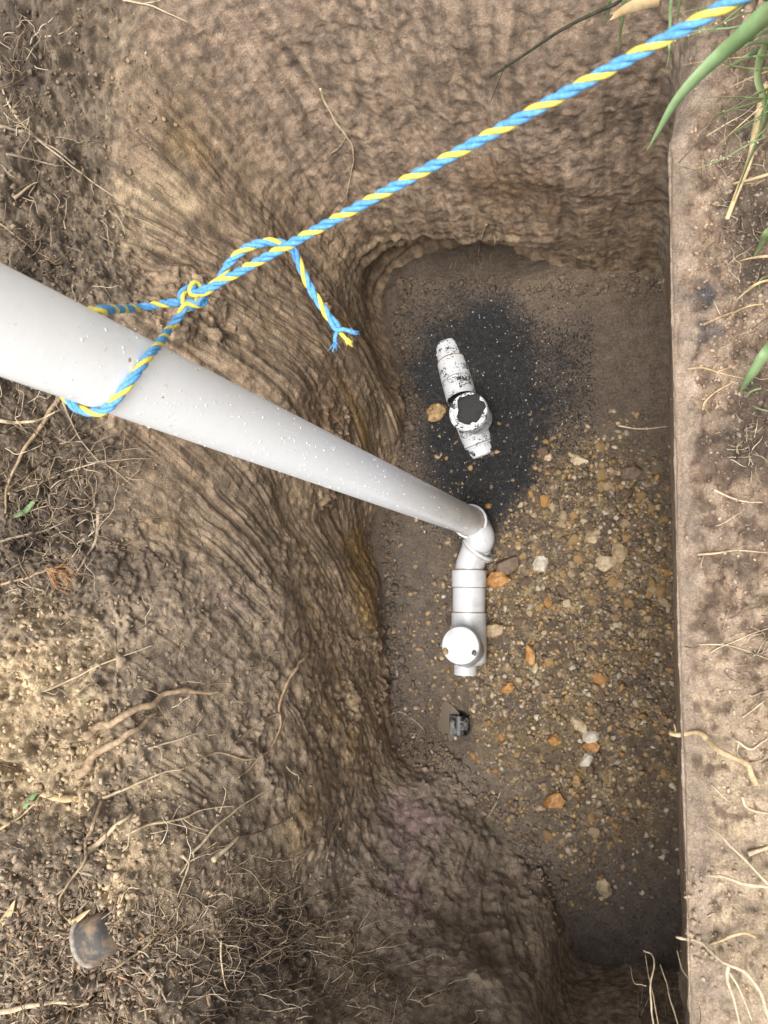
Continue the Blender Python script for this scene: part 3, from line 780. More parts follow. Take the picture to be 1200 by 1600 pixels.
# mound of grit lying on the cap
Vm, Fm = I2
Vm = Vm * np.array((.050, .048, .012)); Vm = Vm * (1 + .34 * fbm(Vm + 3, 38, 3)[:, None]) + np.array((-.010, .004, -.001))
Mx = axis_matrix(cb, cbd); Vm = Vm @ np.array(Mx.to_3x3()).T + np.array(Mx.translation)
M_BLACK = two_tone('black_grit', (.014, .014, .015), (.06, .057, .054), 420, .7, .35, .7, .8, .004)
link('grit_mound', mesh_np('grit_mound', Vm - np.array(bur.location), Fm, M_BLACK), bur)
l2 = (q2 - q1).length
part_lathe('outlet_socket', [(.046, .05), (.052, .055), (.052, l2 - .022), (.050, l2 - .018)], q1, dB, M_GP, bur)
part_lathe('outlet_pipe', [(.046, l2 - .03), (.046, l2 + .016), (.038, l2 + .02)], q1, dB, M_GP, bur)
part_lathe('joint_seam', [(.0522, l2 - .026), (.0528, l2 - .0245), (.0522, l2 - .023)], q1, dB, M_SEAL, bur)

# ================================================================== ROPE
M_BLUE = two_tone('blue_rope_fibre', (.05, .20, .46), (.15, .40, .66), 260, .7, .3, .7, .5, .002, .35)
M_YEL = two_tone('yellow_rope_fibre', (.58, .45, .05), (.82, .70, .15), 260, .7, .3, .7, .5, .002, .35)
RR_ = .0056
def t_at(px, py, sgn):            # position along the riser where its outline passes a pixel
    best = None
    for t in np.linspace(.8, 1.9, 551):
        c = base_pt + up * t
        v = (c - CAM).normalized(); s_ = v.cross(up).normalized() * sgn
        p = proj(c + s_ * RP)
        e = (p[0] - px) ** 2 + (p[1] - py) ** 2
        if best is None or e < best[0]: best = (e, t)
    return best[1]
def sil(t, ang):                  # ang: 0 = facing camera, +90 = upper outline, -90 = lower outline
    c = base_pt + up * t
    v = (CAM - c); v = (v - up * v.dot(up)).normalized(); s_ = up.cross(v)
    p1 = proj(c + s_ * RP); p0 = proj(c)
    if p1[1] > p0[1]: s_ = -s_
    a = math.radians(ang)
    return c + (v * math.cos(a) + s_ * math.sin(a)) * (RP + RR_)
def tt(px, py):
    return min((abs(proj(base_pt + up * t)[0] - px), t) for t in np.linspace(.8, 1.95, 700))[1]
tA = tt(226, 560); tB = tt(172, 580); tC = tt(133, 560); tD = tt(134, 560)
kc = PD(302, 464, .905)           # knot centre
far = PD(1175, -14, .53)
dirr = (far - kc).normalized()
tocam = (CAM - kc).normalized(); kx = dirr; ky = (tocam - kx * tocam.dot(kx)).normalized(); kz = kx.cross(ky)
def K(a, r, x): return kc + kx * (x * .8) + (ky * math.cos(a) + kz * math.sin(a)) * (r * .9)
standing = [far + dirr * .6, far, kc + dirr * .12, kc + dirr * .05, K(.5, .006, .02)]
knot1 = [K(1.2, .010, .010), K(2.6, .013, .004), K(4.2, .013, -.004), K(5.6, .013, -.008), K(7.0, .013, -.010), K(8.4, .010, -.012)]
def solve(ang, px, py):
    return min(((proj(sil(t, ang))[0] - px) ** 2 + (proj(sil(t, ang))[1] - py) ** 2, t) for t in np.linspace(1.0, 1.9, 361))[1]
fr_ = [(-100, 116, 632), (-80, 138, 641), (-55, 163, 637), (-25, 187, 620), (5, 206, 598), (35, 224, 576), (65, 241, 554)]
tf = [(a_, solve(a_, x_, y_)) for a_, x_, y_ in fr_]
t90 = solve(95, 158, 489)
lp = [PD(270, 473, .905), PD(215, 481, .92), sil(t90, 95)]
lp += [sil(t90 + (tf[0][1] - t90) * f_, 95 + 165 * f_) for f_ in (.2, .4, .6, .8)]
lp += [sil(t_, a_) for a_, t_ in tf]
lp += [PD(266, 512, .915), PD(284, 488, .905)]
knot2 = [K(0.3, .011, -.006), K(1.8, .013, .006), K(3.2, .012, .012), K(4.6, .014, .014), K(6.0, .013, .018)]
tail = [PD(338, 442, .885), PD(358, 412, .872), PD(383, 389, .862), PD(412, 379, .855), PD(438, 380, .858), PD(458, 392, .872), PD(470, 418, .878), PD(486, 452, .882), PD(505, 482, .884), PD(516, 498, .885)]
cl = [np.array(p) for p in standing + knot1 + lp + knot2 + tail]
path = resample(catmull(cl, 10), .0022)
T, N, B = frames(path)
s_ = np.arange(len(path)) * .0022
rope = empty('rope', tuple(kc)); tag(rope, 'blue and yellow twisted rope knotted around the grey riser pipe', 'rope')
PITCH = .044
HAND = 1
def strand_path(k, i0=0, i1=None, hr=.0025):
    a = HAND * 2 * np.pi * s_ / PITCH + k * 2 * np.pi / 3
    return (path + hr * (np.cos(a)[:, None] * N + np.sin(a)[:, None] * B))[i0:i1]
end_pts = [strand_path(k)[-1] for k in range(3)]
fr_t = [PD(523, 534, .885), PD(549, 518, .875), PD(543, 532, .88)]
for k, mt in enumerate((M_BLUE, M_BLUE, M_YEL)):
    sp = strand_path(k)
    e = np.array(fr_t[k]); st_ = sp[-1]; tg = sp[-1] - sp[-4]; tg = tg / np.linalg.norm(tg)
    ext = catmull([st_, st_ + tg * .010 + (e - st_) * .15, st_ + (e - st_) * .65 + tg * .003, e], 5)[1:]
    full = np.concatenate([sp, ext])
    rad = np.full(len(full), .0027); rad[-len(ext):] = np.linspace(.0031, .0022, len(ext))
    V, F = tube(full, rad, 8)
    o = link('strand', mesh_np('strand', V - np.array(kc), F, mt), rope)
    o['label'] = ('blue strand', 'blue strand', 'yellow strand')[k]
    ac = Acc()
    tgd = full[-1] - full[-3]; tgd /= np.linalg.norm(tgd)
    for j in range(14):
        d = tgd + RNG.normal(size=3) * .28
        p0 = full[-2] + RNG.normal(size=3) * .0011
        V, F = tube(np.array([p0, p0 + d * .004, p0 + d * random.uniform(.006, .011)]), [.0006, .0006, .0003], 4)
        ac.add(V - np.array(kc), F)
    kind(link('frayed_end', ac.mesh('frayed_end', mt), o), 'stuff')

# ================================================================== STONES
def stone_mat(name, c1, c2, scale=45, rough=.6):
    return two_tone(name, c1, c2, scale, rough, .38, .64, .6, .004, .4)
SM = {
 'orange': stone_mat('orange_sandstone', (.20, .085, .022), (.42, .23, .08)),
 'ochre': stone_mat('ochre_stone', (.15, .09, .035), (.38, .25, .11), 70),
 'brown': stone_mat('brown_stone', (.07, .045, .028), (.16, .105, .065)),
 'cream': stone_mat('cream_stone', (.26, .19, .11), (.50, .41, .27)),
 'white': stone_mat('white_stone', (.34, .29, .22), (.56, .51, .43)),
 'tan': stone_mat('tan_stone', (.20, .14, .08), (.40, .30, .18)),
 'grey': stone_mat('dark_grey_stone', (.05, .048, .045), (.14, .13, .12)),
}
def stone_mesh(seed, sub=1, flat=.7, ang=.35):
    V, F = ico(sub)
    V = V * (1 + ang * fbm(V + seed * 3.1, 1.3, 2)[:, None])
    r = np.random.default_rng(seed)
    for _ in range(6):                      # chip flat faces
        n = r.normal(size=3); n /= np.linalg.norm(n); dd = r.uniform(.62, .85)
        e = V @ n - dd; V = V - np.clip(e, 0, None)[:, None] * n * .85
    V[:, 2] *= flat
    return V, F
def stone(px, py, sx, sy, rot, cname, label, seed, z=None, sink=.35, name='stone'):
    c, n = hit(px, py)
    d = (c - CAM).length / FPX
    V, F = stone_mesh(seed, 2, 1.0)
    hx, hy = sx * d, sy * d
    V = V * np.array((hx, hy, min(hx, hy) * .8))
    ca, sa = math.cos(rot), math.sin(rot)
    V = V @ np.array(((ca, sa, 0), (-sa, ca, 0), (0, 0, 1)))
    me = mesh_np(name, V, F, SM[cname]); me.set_sharp_from_angle(angle=math.radians(32))
    o = link(name, me, None, (c.x, c.y, (c.z if z is None else z) + min(hx, hy) * (.8 - 2 * .8 * sink)))
    return tag(o, label, 'stone', 'larger stones on the trench floor')
for a in (
 (684, 644, 17, 15, .6, 'ochre', 'pitted ochre stone beside the grit-covered cap of the half-buried fitting', 1),
 (781, 907, 21, 13, .15, 'orange', 'wet orange-gold stone right of the white coupling', 2),
 (794, 884, 22, 16, .3, 'brown', 'rounded brown stone just behind the wet orange-gold stone', 3),
 (769, 986, 17, 11, .5, 'tan', 'tan-orange stone touching right side of the upright cap fitting', 4),
 (828, 1022, 8, 19, .1, 'orange', 'long narrow orange stone lying along the trench right of the cap', 5),
 (836, 1043, 5, 9, -.3, 'cream', 'pale sliver of stone at the foot of the long narrow orange stone', 6),
 (795, 1075, 11, 8, .7, 'orange', 'blocky orange stone below and right of the white cap', 7),
 (904, 718, 13, 8, -.2, 'cream', 'angular cream stone where black grit meets the gravel', 8),
 (857, 714, 8, 6, .2, 'cream', 'small cream stone left of the angular cream stone at the grit edge', 9),
 (946, 880, 14, 13, .4, 'cream', 'broad cream stone in the middle of the gravel patch', 10),
 (925, 841, 10, 9, .1, 'cream', 'rounded cream pebble up from the broad cream stone', 11),
 (969, 862, 12, 18, .1, 'tan', 'tall tan stone right of the broad cream stone', 12),
 (846, 880, 13, 12, .7, 'white', 'whitish angular stone between brown stone and broad cream stone', 13),
 (868, 1249, 15, 12, .5, 'orange', 'large dull orange stone at the near end of the gravel', 14),
 (905, 1133, 15, 9, -.6, 'cream', 'pale yellow angular stone above the white stone near the gravel end', 15),
 (922, 1151, 14, 9, .3, 'white', 'white stone below the pale yellow angular stone', 16),
 (866, 1155, 10, 8, 0, 'orange', 'small bright orange stone left of the white stone near gravel end', 17),
 (926, 1166, 13, 9, .1, 'orange', 'orange-brown stone tucked under the white stone', 18),
 (916, 1188, 11, 9, .8, 'white', 'pale chipped stone near the lower edge of the gravel', 19),
 (901, 1220, 8, 9, .4, 'ochre', 'yellowish stone up from the large dull orange stone', 20),
 (944, 1386, 10, 13, .2, 'cream', 'crumbly pale lump alone at the dark near end of the floor', 21),
 (763, 791, 5, 4, .2, 'orange', 'small orange pebble on the black grit above the bend', 22),
 (845, 1262, 8, 6, .2, 'tan', 'tan stone left of the large dull orange stone', 23),
 (985, 740, 16, 12, .2, 'brown', 'earth-brown stone at the top right of the gravel', 24),
 (955, 1105, 10, 7, -.3, 'brown', 'flat brown stone right of the pale yellow angular stone', 25),
): stone(*a)
c_ = cap_c
for px, py, r, cn, lb in ((695, 1018, .0105, 'ochre', 'ochre pebble lying on the white cap'), (741, 1020, .0085, 'grey', 'dark pebble at right edge of the white cap')):
    g = G(px, py); zz = cap_c.z + .006
    V, F = stone_mesh(40 + px, 1, .7)
    o = link('stone', mesh_np('stone', V * r, F, SM[cn]), None, P(px, py, zz)); tag(o, lb, 'stone', 'pebbles on the white cap')
# individual small stones in the gravel, shared meshes
protos = []
for k in range(14):
    V, F = stone_mesh(100 + k, 1, .75)
    cn = ('ochre', 'tan', 'brown', 'ochre', 'cream', 'orange', 'tan', 'brown', 'tan', 'ochre', 'brown', 'ochre', 'tan', 'brown')[k]
    me = mesh_np('stone', V, F, SM[cn]); me.set_sharp_from_angle(angle=math.radians(30)); protos.append(me)
def floor_at(x, y):
    i = min(max(int((x - fx0) / FS), 0), FL.shape[0] - 1); j = min(max(int((y - fy0) / FS), 0), FL.shape[1] - 1)
    return i, j
cnt = 0
while cnt < 270:
    px, py = random.uniform(640, 1050), random.uniform(690, 1330)
    p = P(px, py, 0); i, j = floor_at(p.x, p.y)
    if random.random() > gravel[i, j] ** 1.5 * (1.0 if py < 1000 and px > 770 else .3) * (.25 + .75 * sst(-.1, .4, f1[i, j] + .5 * f2[i, j])): continue
    if 690 < px < 775 and py < 1160: continue
    s0 = .006 + .015 * random.random() ** 2.4
    o = bpy.data.objects.new('stone', random.choice(protos)); C.objects.link(o)
    o.location = (p.x, p.y, FL[i, j, 2] - s0 * .15); o.scale = (s0 * random.uniform(.8, 1.4), s0 * random.uniform(.8, 1.3), s0)
    o.rotation_euler = (random.uniform(-.4, .4), random.uniform(-.4, .4), random.uniform(0, 6.3))
    tag(o, 'small loose stone in the brown gravel on the trench floor', 'stone', 'small stones in the gravel')
    cnt += 1
# gravel too fine to count
ac = Acc()
PALN = np.array([(.30, .20, .09), (.25, .175, .095), (.17, .12, .075), (.32, .235, .13), (.38, .32, .24), (.26, .15, .06), (.13, .095, .065), (.21, .15, .09), (.16, .115, .075)])
for k in range(27000):
    px, py = random.uniform(600, 1070), random.uniform(640, 1420)
    p = P(px, py, 0); i, j = floor_at(p.x, p.y)
    dn = gravel[i, j] * (.6 + .4 * sst(-.25, .45, f1[i, j] + .6 * f2[i, j])) * (1 if py < 1130 else .5) + .04
    if random.random() > dn: continue
    s0 = .0022 + .0085 * random.random() ** 3
    V = I0[0] * (1 + RNG.uniform(-.45, .4, (12, 1))) * s0 * np.array((RNG.uniform(.7, 1.6), 1, .8))
    a = random.uniform(0, 6.3); ca, sa = math.cos(a), math.sin(a)
    V = V @ np.array(((ca, sa, 0), (-sa, ca, 0), (0, 0, 1))) + np.array((p.x, p.y, FL[i, j, 2] - s0 * .1))
    ac.add(V, I0[1], PALN[random.randrange(9)] * random.uniform(.5, 1.15))
o = kind(link('gravel', ac.mesh('gravel', M_GRAVEL, False)), 'stuff'); o['label'] = 'fine brown and cream gravel spread over the trench floor'; o['category'] = 'gravel'
ac = Acc(); O8 = ico_small()
k = 0
while k < 26000:
    px, py = random.uniform(630, 930), random.uniform(450, 850)
    p = P(px, py, 0); i, j = floor_at(p.x, p.y)
    k += 1
    if random.random() > black[i, j] * 1.1 + .05: continue
    s0 = random.uniform(.0014, .0036)
    V = O8[0] * s0 * RNG.uniform(.6, 1.3, (6, 1)) + np.array((p.x, p.y, FL[i, j, 2] + s0 * .3))
    c = (.016, .017, .019) if random.random() < .95 else ((.10, .09, .08) if random.random() < .7 else (.42, .40, .36))
    ac.add(V, O8[1], np.array(c) * random.uniform(.7, 1.4))
o = kind(link('black_grit', ac.mesh('black_grit', M_GRAVEL, False)), 'stuff'); o['label'] = 'black sandy grit heaped around the half-buried fitting'; o['category'] = 'grit'
# muddy puddle
m_, nt, ns, ln, b = new_mat('muddy_water'); b.inputs['Base Color'].default_value = (.10, .078, .054, 1); b.inputs['Roughness'].default_value = .12; b.inputs['IOR'].default_value = 1.33
a = np.linspace(0, 2 * np.pi, 48, endpoint=False)
pc = P(697, 1126, -.03)
V = np.stack([pc.x + np.cos(a) * .040 * (1 + .22 * np.sin(3 * a) + .1 * np.sin(7 * a)), pc.y + np.sin(a) * .070 * (1 + .15 * np.cos(2 * a + 1)), np.full(48, -.03)], 1)
me = bpy.data.meshes.new('puddle'); me.from_pydata(V.tolist(), [], [list(range(48))]); me.materials.append(m_)
kind(link('puddle', me), 'structure')

# ================================================================== ROOTS AND TWIGS
RM = {
 'pale': two_tone('pale_root', (.34, .25, .15), (.56, .45, .31), 70, .75, .35, .65),
 'tan': two_tone('tan_root', (.19, .13, .078), (.40, .29, .18), 80, .8, .35, .65),
 'grey': two_tone('grey_root', (.20, .155, .11), (.36, .29, .21), 60, .85, .35, .65),
 'muddy': two_tone('muddy_root', (.11, .08, .055), (.27, .20, .14), 45, .9, .35, .65),
 'white': two_tone('white_root', (.36, .27, .17), (.60, .50, .36), 90, .7, .35, .65),
 'yellow': two_tone('yellow_root', (.32, .22, .11), (.55, .42, .25), 90, .75, .35, .65),
 'dark': two_tone('dark_stem', (.02, .022, .015), (.06, .06, .035), 70, .7, .35, .65),
}
def surf_path(pts, lift, r, step=.006, wig=.35, seed=0):
    dens_ = catmull([np.array(p[:2], float) for p in pts], 8)
    lf = lift if isinstance(lift, (list, tuple)) else [lift] * len(pts)
    lfd = np.interp(np.linspace(0, 1, len(dens_)), np.linspace(0, 1, len(lf)), lf)
    out = []
    for (x, y), l in zip(dens_, lfd):
        c, n = hit(x, y)
        v = (CAM - c).normalized()
        out.append(np.array(c + v * (l + r * .5) ))
    out = np.array(out)
    # depth is smoothed so that the root spans hollows instead of following every crumb
    for _ in range(3):
        out[1:-1] = (out[:-2] + 2 * out[1:-1] + out[2:]) / 4
    out = resample(out, step)
    t = np.arange(len(out)) * step
    rr = np.random.default_rng(seed)
    w = np.stack([perlin(t * 22, t * 0 + seed * 1.7, t * 0 + k * 5.5) for k in range(3)], 1) * wig * max(r, .002) * 1.6
    return out + w
def root_obj(pts, r, mat, label, lift=.001, branches=(), name='root', cat='root', taper=.35, group=None, parent=None, sides=7, wig=.6):
    seed = len(bpy.data.objects)
    path = surf_path(pts, lift, r, max(.004, r * 1.2), wig, seed)
    n = len(path); t = np.linspace(0, 1, n)
    rad = r * (1 - (1 - taper) * t) * (1 + .22 * perlin(t * n * .33, t * 0 + seed, t * 0))
    V, F = tube(path, rad, sides)
    o0 = path[0]
    o = link(name, mesh_np(name, V - o0, F, RM[mat]), None, tuple(o0))
    tag(o, label, cat, group)
    for bp_, br in branches:
        pb = surf_path(bp_, lift, br, .004, wig, seed + 1)
        V, F = tube(pb, np.linspace(br, br * .4, len(pb)), 5)
        link('side_root', mesh_np('side_root', V - o0, F, RM[mat]), o)
    return o
RL = [
 # back wall
 (((500, 138), (508, 160), (522, 188), (541, 212), (553, 236), (549, 268), (542, 305)), .0034, 'pale', 'pale forked root hanging down the upper back wall', .002, (((541, 212), (533, 228), (517, 239)),)),
 (((440, 128), (455, 150), (470, 172)), .0018, 'tan', 'short thin root left of the pale forked root on back wall', .001, ()),
 (((760, 350), (752, 372), (748, 398), (752, 418)), .005, 'muddy', 'muddy root dangling from the roof of the hollow', .01, (((760, 352), (775, 368), (783, 385)),)),
 # upper left
 (((0, 128), (14, 165), (48, 208), (98, 248), (150, 288), (196, 318)), .0027, 'pale', 'long thin pale root running down the upper left bank', .004, ()),
 (((0, 198), (45, 208), (92, 238), (118, 258)), .004, 'grey', 'grey root crossing under the long thin pale root', .003, ()),
 (((10, 240), (60, 252), (108, 262)), .003, 'grey', 'grey rootlet below the crossing of the two upper left roots', .003, ()),
 (((195, 335), (232, 348), (264, 366)), .0016, 'pale', 'fine pale root end on the left wall above the rope', .002, ()),
 (((192, 0), (230, 8), (262, 20), (294, 34)), .0026, 'pale', 'bent pale root at the top edge of the back wall', .003, (((225, 6), (245, 3), (255, -4)),)),
 (((70, 57), (92, 54), (112, 43)), .0018, 'pale', 'tiny pale root at the top left corner of the bank', .002, ()),
 (((22, 310), (40, 296), (60, 286)), .004, 'pale', 'short stubby pale root on the left bank', .003, ()),
 (((0, 350), (30, 372), (55, 392), (90, 410)), .0026, 'tan', 'tan root just above the thick end of the riser', .003, ()),
 (((150, 365), (210, 400), (262, 440)), .0014, 'tan', 'hair-thin root on left wall behind the rope knot', .002, ()),
 # left, below the pipe
 (((92, 620), (62, 668), (32, 716), (10, 765), (8, 800)), .0058, 'tan', 'thick tan stick leaning down the bank below the riser', .008, ()),
 (((0, 658), (40, 660), (75, 652), (95, 640)), .0045, 'pale', 'pale root crossing the tan stick near the riser', .006, ()),
 (((98, 628), (112, 660), (128, 690), (152, 718), (168, 730)), .0028, 'grey', 'grey root hanging down beside the tan stick', .006, (((128, 690), (100, 690), (80, 676)),)),
 (((12, 772), (62, 755), (108, 736), (160, 722), (236, 716)), .0024, 'pale', 'long thin pale root reaching right from the black soil', .006, (((160, 722), (185, 740), (208, 757)), ((120, 733), (126, 758), (150, 790)))),
 (((152, 795), (150, 830), (142, 862), (122, 892)), .0056, 'grey', 'peeling grey root above the reddish fibre tuft', .006, ()),
 (((0, 912), (35, 905), (66, 893), (92, 882)), .004, 'tan', 'reddish root leading into the fibre tuft', .004, ()),
 (((0, 846), (45, 835), (98, 818)), .0035, 'grey', 'grey twig over the black soil by the left edge', .006, ()),
 (((55, 1086), (100, 1066), (160, 1038), (236, 1009)), .0030, 'pale', 'straight pale straw lying on the sandy bank', .008, ()),
 (((132, 1148), (180, 1122), (236, 1098), (276, 1080), (345, 1080)), .010, 'tan', 'thick muddy root bulging out of the left bank', .012, ()),
 (((118, 1208), (160, 1175), (205, 1142), (250, 1112)), .011, 'tan', 'thick broken root lying below the bulging muddy root', .014, ()),
 (((482, 1021), (462, 1045), (446, 1075), (436, 1105), (440, 1130), (425, 1165), (395, 1195), (372, 1216)), .0052, 'tan', 'curving tan root standing out from the scraped left wall', .004, (((436, 1115), (405, 1130), (370, 1160)), ((400, 1185), (380, 1188), (340, 1175), (290, 1200)))),
 (((232, 1170), (270, 1158), (311, 1146)), .0028, 'pale', 'pale root end right of the thick broken root', .004, ()),
 (((160, 1247), (200, 1230), (245, 1212), (290, 1199)), .0034, 'pale', 'pale root rising right on the lower left bank', .006, ()),
 (((137, 1328), (158, 1310), (182, 1290), (206, 1270)), .0075, 'pale', 'stout pale root stub on the lower left bank', .004, ()),
 (((160, 1250), (150, 1280), (136, 1310), (134, 1340), (110, 1378), (92, 1402), (93, 1420), (108, 1438)), .0046, 'tan', 'long curling tan root ending above the plastic cup', .007, ()),
 (((198, 1305), (230, 1290), (280, 1280), (325, 1264), (364, 1260)), .0030, 'pale', 'forked pale root in the middle of the lower left bank', .006, (((240, 1286), (262, 1285), (330, 1306)), ((285, 1278), (300, 1290), (325, 1298)))),
 (((300, 1332), (332, 1298), (372, 1262), (412, 1238)), .0034, 'pale', 'straight pale root pointing up right on the lower bank', .007, ()),
 (((332, 1345), (350, 1328), (371, 1308)), .0068, 'pale', 'short thick pale stick beside the dark rootlet', .005, ()),
 (((371, 1308), (405, 1300), (440, 1285), (475, 1265)), .0018, 'muddy', 'dark rootlet trailing from the short thick pale stick', .004, ()),
 (((286, 1335), (295, 1348), (288, 1372), (278, 1402)), .003, 'pale', 'hooked pale root below the straight pale root', .006, ()),
 (((168, 1520), (205, 1495), (246, 1462), (280, 1415), (300, 1375)), .0032, 'tan', 'tan root rising from behind the plastic cup', .008, ()),
 (((0, 1296), (28, 1280), (52, 1258), (64, 1240)), .0035, 'yellow', 'yellow-green stem on sand at the left edge', .006, ()),
 (((530, 1285), (518, 1310), (510, 1345)), .0014, 'pale', 'fine pale root on the wet wall of the near corner', .003, ()),
 (((0, 1582), (50, 1572), (100, 1566), (138, 1568)), .006, 'pale', 'split pale wood strip at the bottom left corner', .006, ()),
 (((345, 1470), (346, 1500), (352, 1540), (358, 1550)), .0026, 'pale', 'upright pale root in the dark root tangle', .012, ()),
 (((420, 1390), (432, 1395), (456, 1400)), .0015, 'yellow', 'short yellowish root on the lower left wall', .003, ()),
 # floor and near end
 (((966, 665), (988, 669), (1012, 669), (1041, 667)), .0034, 'white', 'white twig lying on the brown floor by the right wall', .003, ()),
 (((605, 1118), (625, 1112), (650, 1128), (662, 1140)), .002, 'pale', 'thin root by the muddy puddle at the left wall foot', .004, ()),
 (((782, 1238), (772, 1262), (757, 1282)), .0018, 'pale', 'thin pale root on the dark clay at the near end', .003, ()),
 (((708, 1608), (745, 1595), (742, 1580), (756, 1578)), .0024, 'pale', 'curled pale root at the bottom edge of the dark clay', .01, ()),
]
for pts, r, mt, lb, lf, br in RL:
    root_obj(pts, r, mt, lb, lf, [(b_, r * .55) for b_ in br])
# roots poking out of the cut edge on the right (their tips hang free over the trench)
def free_root(pts, r, mat, label, z, branches=()):
    pl = [np.array(P(a, b_, zz)) for (a, b_), zz in zip(pts, z)]
    path = resample(catmull(pl, 8), max(.004, r))
    seed = len(bpy.data.objects); t = np.arange(len(path)) * max(.004, r)
    path = path + np.stack([perlin(t * 28, t * 0 + seed * 1.3, t * 0 + k * 4.4) for k in range(3)], 1) * (r * .9 + .0012)
    n = len(path)
    rad = .78 * r * np.linspace(.75, 1.0, n) * (1 + .3 * perlin(np.arange(n) * .4, np.full(n, seed * .7), np.zeros(n)) + .18 * perlin(np.arange(n) * .9, np.full(n, seed * .3), np.zeros(n)))
    V, F = tube(path, rad, 7)
    o = link('root', mesh_np('root', V - path[-1], F, RM[mat]), None, tuple(path[-1])); tag(o, label, 'root')
    for bp_, bz, br in branches:
        pb = resample(catmull([np.array(P(a, b_, zz)) for (a, b_), zz in zip(bp_, bz)], 8), .004)
        V, F = tube(pb, np.linspace(br, br * .4, len(pb)), 5)
        link('side_root', mesh_np('side_root', V - path[-1], F, RM[mat]), o)
    return o
zr = 1.185
free_root(((1050, 1146), (1068, 1151), (1090, 1150), (1115, 1168), (1140, 1180), (1168, 1195), (1183, 1225)), .0062, 'yellow', 'thick knobbly pale root jutting over the trench from right edge', (1.15, 1.16, 1.175, 1.20, 1.215, 1.215, 1.205), ((((1056, 1148), (1055, 1138), (1053, 1132)), (1.15, 1.16, 1.17), .0016),))
free_root(((1058, 1464), (1080, 1470), (1105, 1482), (1130, 1502), (1160, 1520), (1185, 1548), (1200, 1580), (1210, 1610)), .0038, 'white', 'long white root arching over the right edge near bottom', (1.15, 1.165, 1.185, 1.21, 1.225, 1.225, 1.22, 1.21), ((((1138, 1508), (1136, 1530), (1146, 1560), (1156, 1602)), (1.21, 1.21, 1.20, 1.20), .0032), (((1140, 1520), (1155, 1545), (1175, 1595)), (1.21, 1.21, 1.20), .0022)))
free_root(((1096, 1364), (1125, 1368), (1150, 1378), (1205, 1388)), .0036, 'white', 'white root lying flat across the pale right edge', (1.17, 1.195, 1.21, 1.215))
free_root(((1104, 1290), (1122, 1302), (1148, 1330), (1178, 1358), (1205, 1385)), .0024, 'white', 'thin white root running above the flat white root', (1.18, 1.20, 1.21, 1.215, 1.215))
free_root(((1110, 1476), (1140, 1466), (1165, 1456), (1182, 1460)), .0032, 'yellow', 'yellowish root above the long arching white root', (1.175, 1.205, 1.21, 1.205))
RB_ = [
 (((1150, 1158), (1172, 1172), (1190, 1160), (1205, 1150)), .003, 'white', 'hooked white root above the thick knobbly root', ()),
 (((1155, 1162), (1152, 1178), (1165, 1190)), .0022, 'white', 'tiny white root loop right of the thick knobbly root', ()),
 (((1160, 1245), (1168, 1262), (1205, 1272)), .003, 'white', 'pale root at right frame edge below the knobbly root', ()),
 (((1170, 1335), (1190, 1328), (1210, 1318)), .005, 'white', 'stubby white root above the flat white root', ()),
 (((1090, 866), (1120, 864), (1150, 860), (1205, 864)), .0026, 'pale', 'level pale root on the brown right bank', ()),
 (((1092, 1006), (1130, 1008), (1165, 1016), (1205, 1032)), .0018, 'pale', 'fine pale root on the right bank below the level one', ()),
 (((1116, 766), (1140, 777), (1165, 784), (1190, 786)), .0028, 'pale', 'bowed pale root under the dark hole in right bank', ()),
 (((1098, 507), (1120, 497), (1145, 486), (1172, 474)), .0034, 'tan', 'dry straw lying on the right bank', ()),
 (((1073, 576), (1095, 574), (1112, 578), (1140, 586), (1168, 592)), .0026, 'yellow', 'yellow root with fibrous tuft on the right bank', (((1112, 578), (1118, 572), (1122, 566)), ((1118, 580), (1126, 588), (1130, 596)), ((1122, 580), (1135, 576), (1150, 574)))),
 (((1099, 640), (1102, 628), (1118, 612), (1150, 596)), .0026, 'yellow', 'forked yellow root below the fibrous tuft', (((1104, 626), (1100, 634), (1106, 646)),)),
 (((1105, 212), (1130, 196), (1160, 180), (1178, 165)), .0024, 'pale', 'thin pale stem lying behind the hanging grass', ()),
 (((1060, 255), (1075, 238), (1090, 222), (1110, 205)), .0014, 'muddy', 'dark rootlet at the back of the right edge', ()),
 (((1110, 1020), (1150, 1000), (1205, 980)), .0016, 'white', 'very fine white root rising to the right frame edge', ()),
 (((1160, 1120), (1180, 1105), (1205, 1088)), .0018, 'white', 'fine white root above the hooked white root', ()),
 (((1110, 1225), (1135, 1250), (1150, 1270)), .0014, 'white', 'hair-thin white root between knobbly and thin white roots', ()),
 (((1105, 1432), (1118, 1428), (1128, 1434)), .0014, 'white', 'tiny wavy root on the pale smooth edge', ()),
]
for pts, r, mt, lb, br in RB_:
    root_obj(pts, r * .8, mt, lb, .003, [(b_, r * .6) for b_ in br])
# bunch of roots sticking up at the near end
near_bunch = [
 ((((1005, 1487), (1018, 1492), (1022, 1510), (1016, 1545), (1022, 1610)), .0030), 'branched pale root at left of the bunch by the near wall'),
 ((((1007, 1492), (1012, 1520), (1020, 1555), (1030, 1612)), .0020), 'thin root crossing the branched pale root by the near wall'),
 ((((1032, 1508), (1042, 1535), (1050, 1570), (1062, 1612)), .0028), 'middle pale root of the bunch by the near wall'),
 ((((1058, 1485), (1064, 1510), (1080, 1535), (1076, 1565), (1082, 1612)), .0030), 'wavy pale root at right of the bunch by the near wall'),
 ((((985, 1510), (992, 1535), (1010, 1540)), .0016), 'short fine root left of the bunch by the near wall'),
 ((((1086, 1565), (1084, 1585), (1086, 1612)), .0045), 'stout tan root end below the wavy root by the near wall')]
for (pts, r), lb in near_bunch:
    n_ = len(pts)
    free_root(pts, r * .7, 'tan' if 'tan' in lb else 'pale', lb, [1.0 - .0 * k + .10 * k / (n_ - 1) for k in range(n_)])

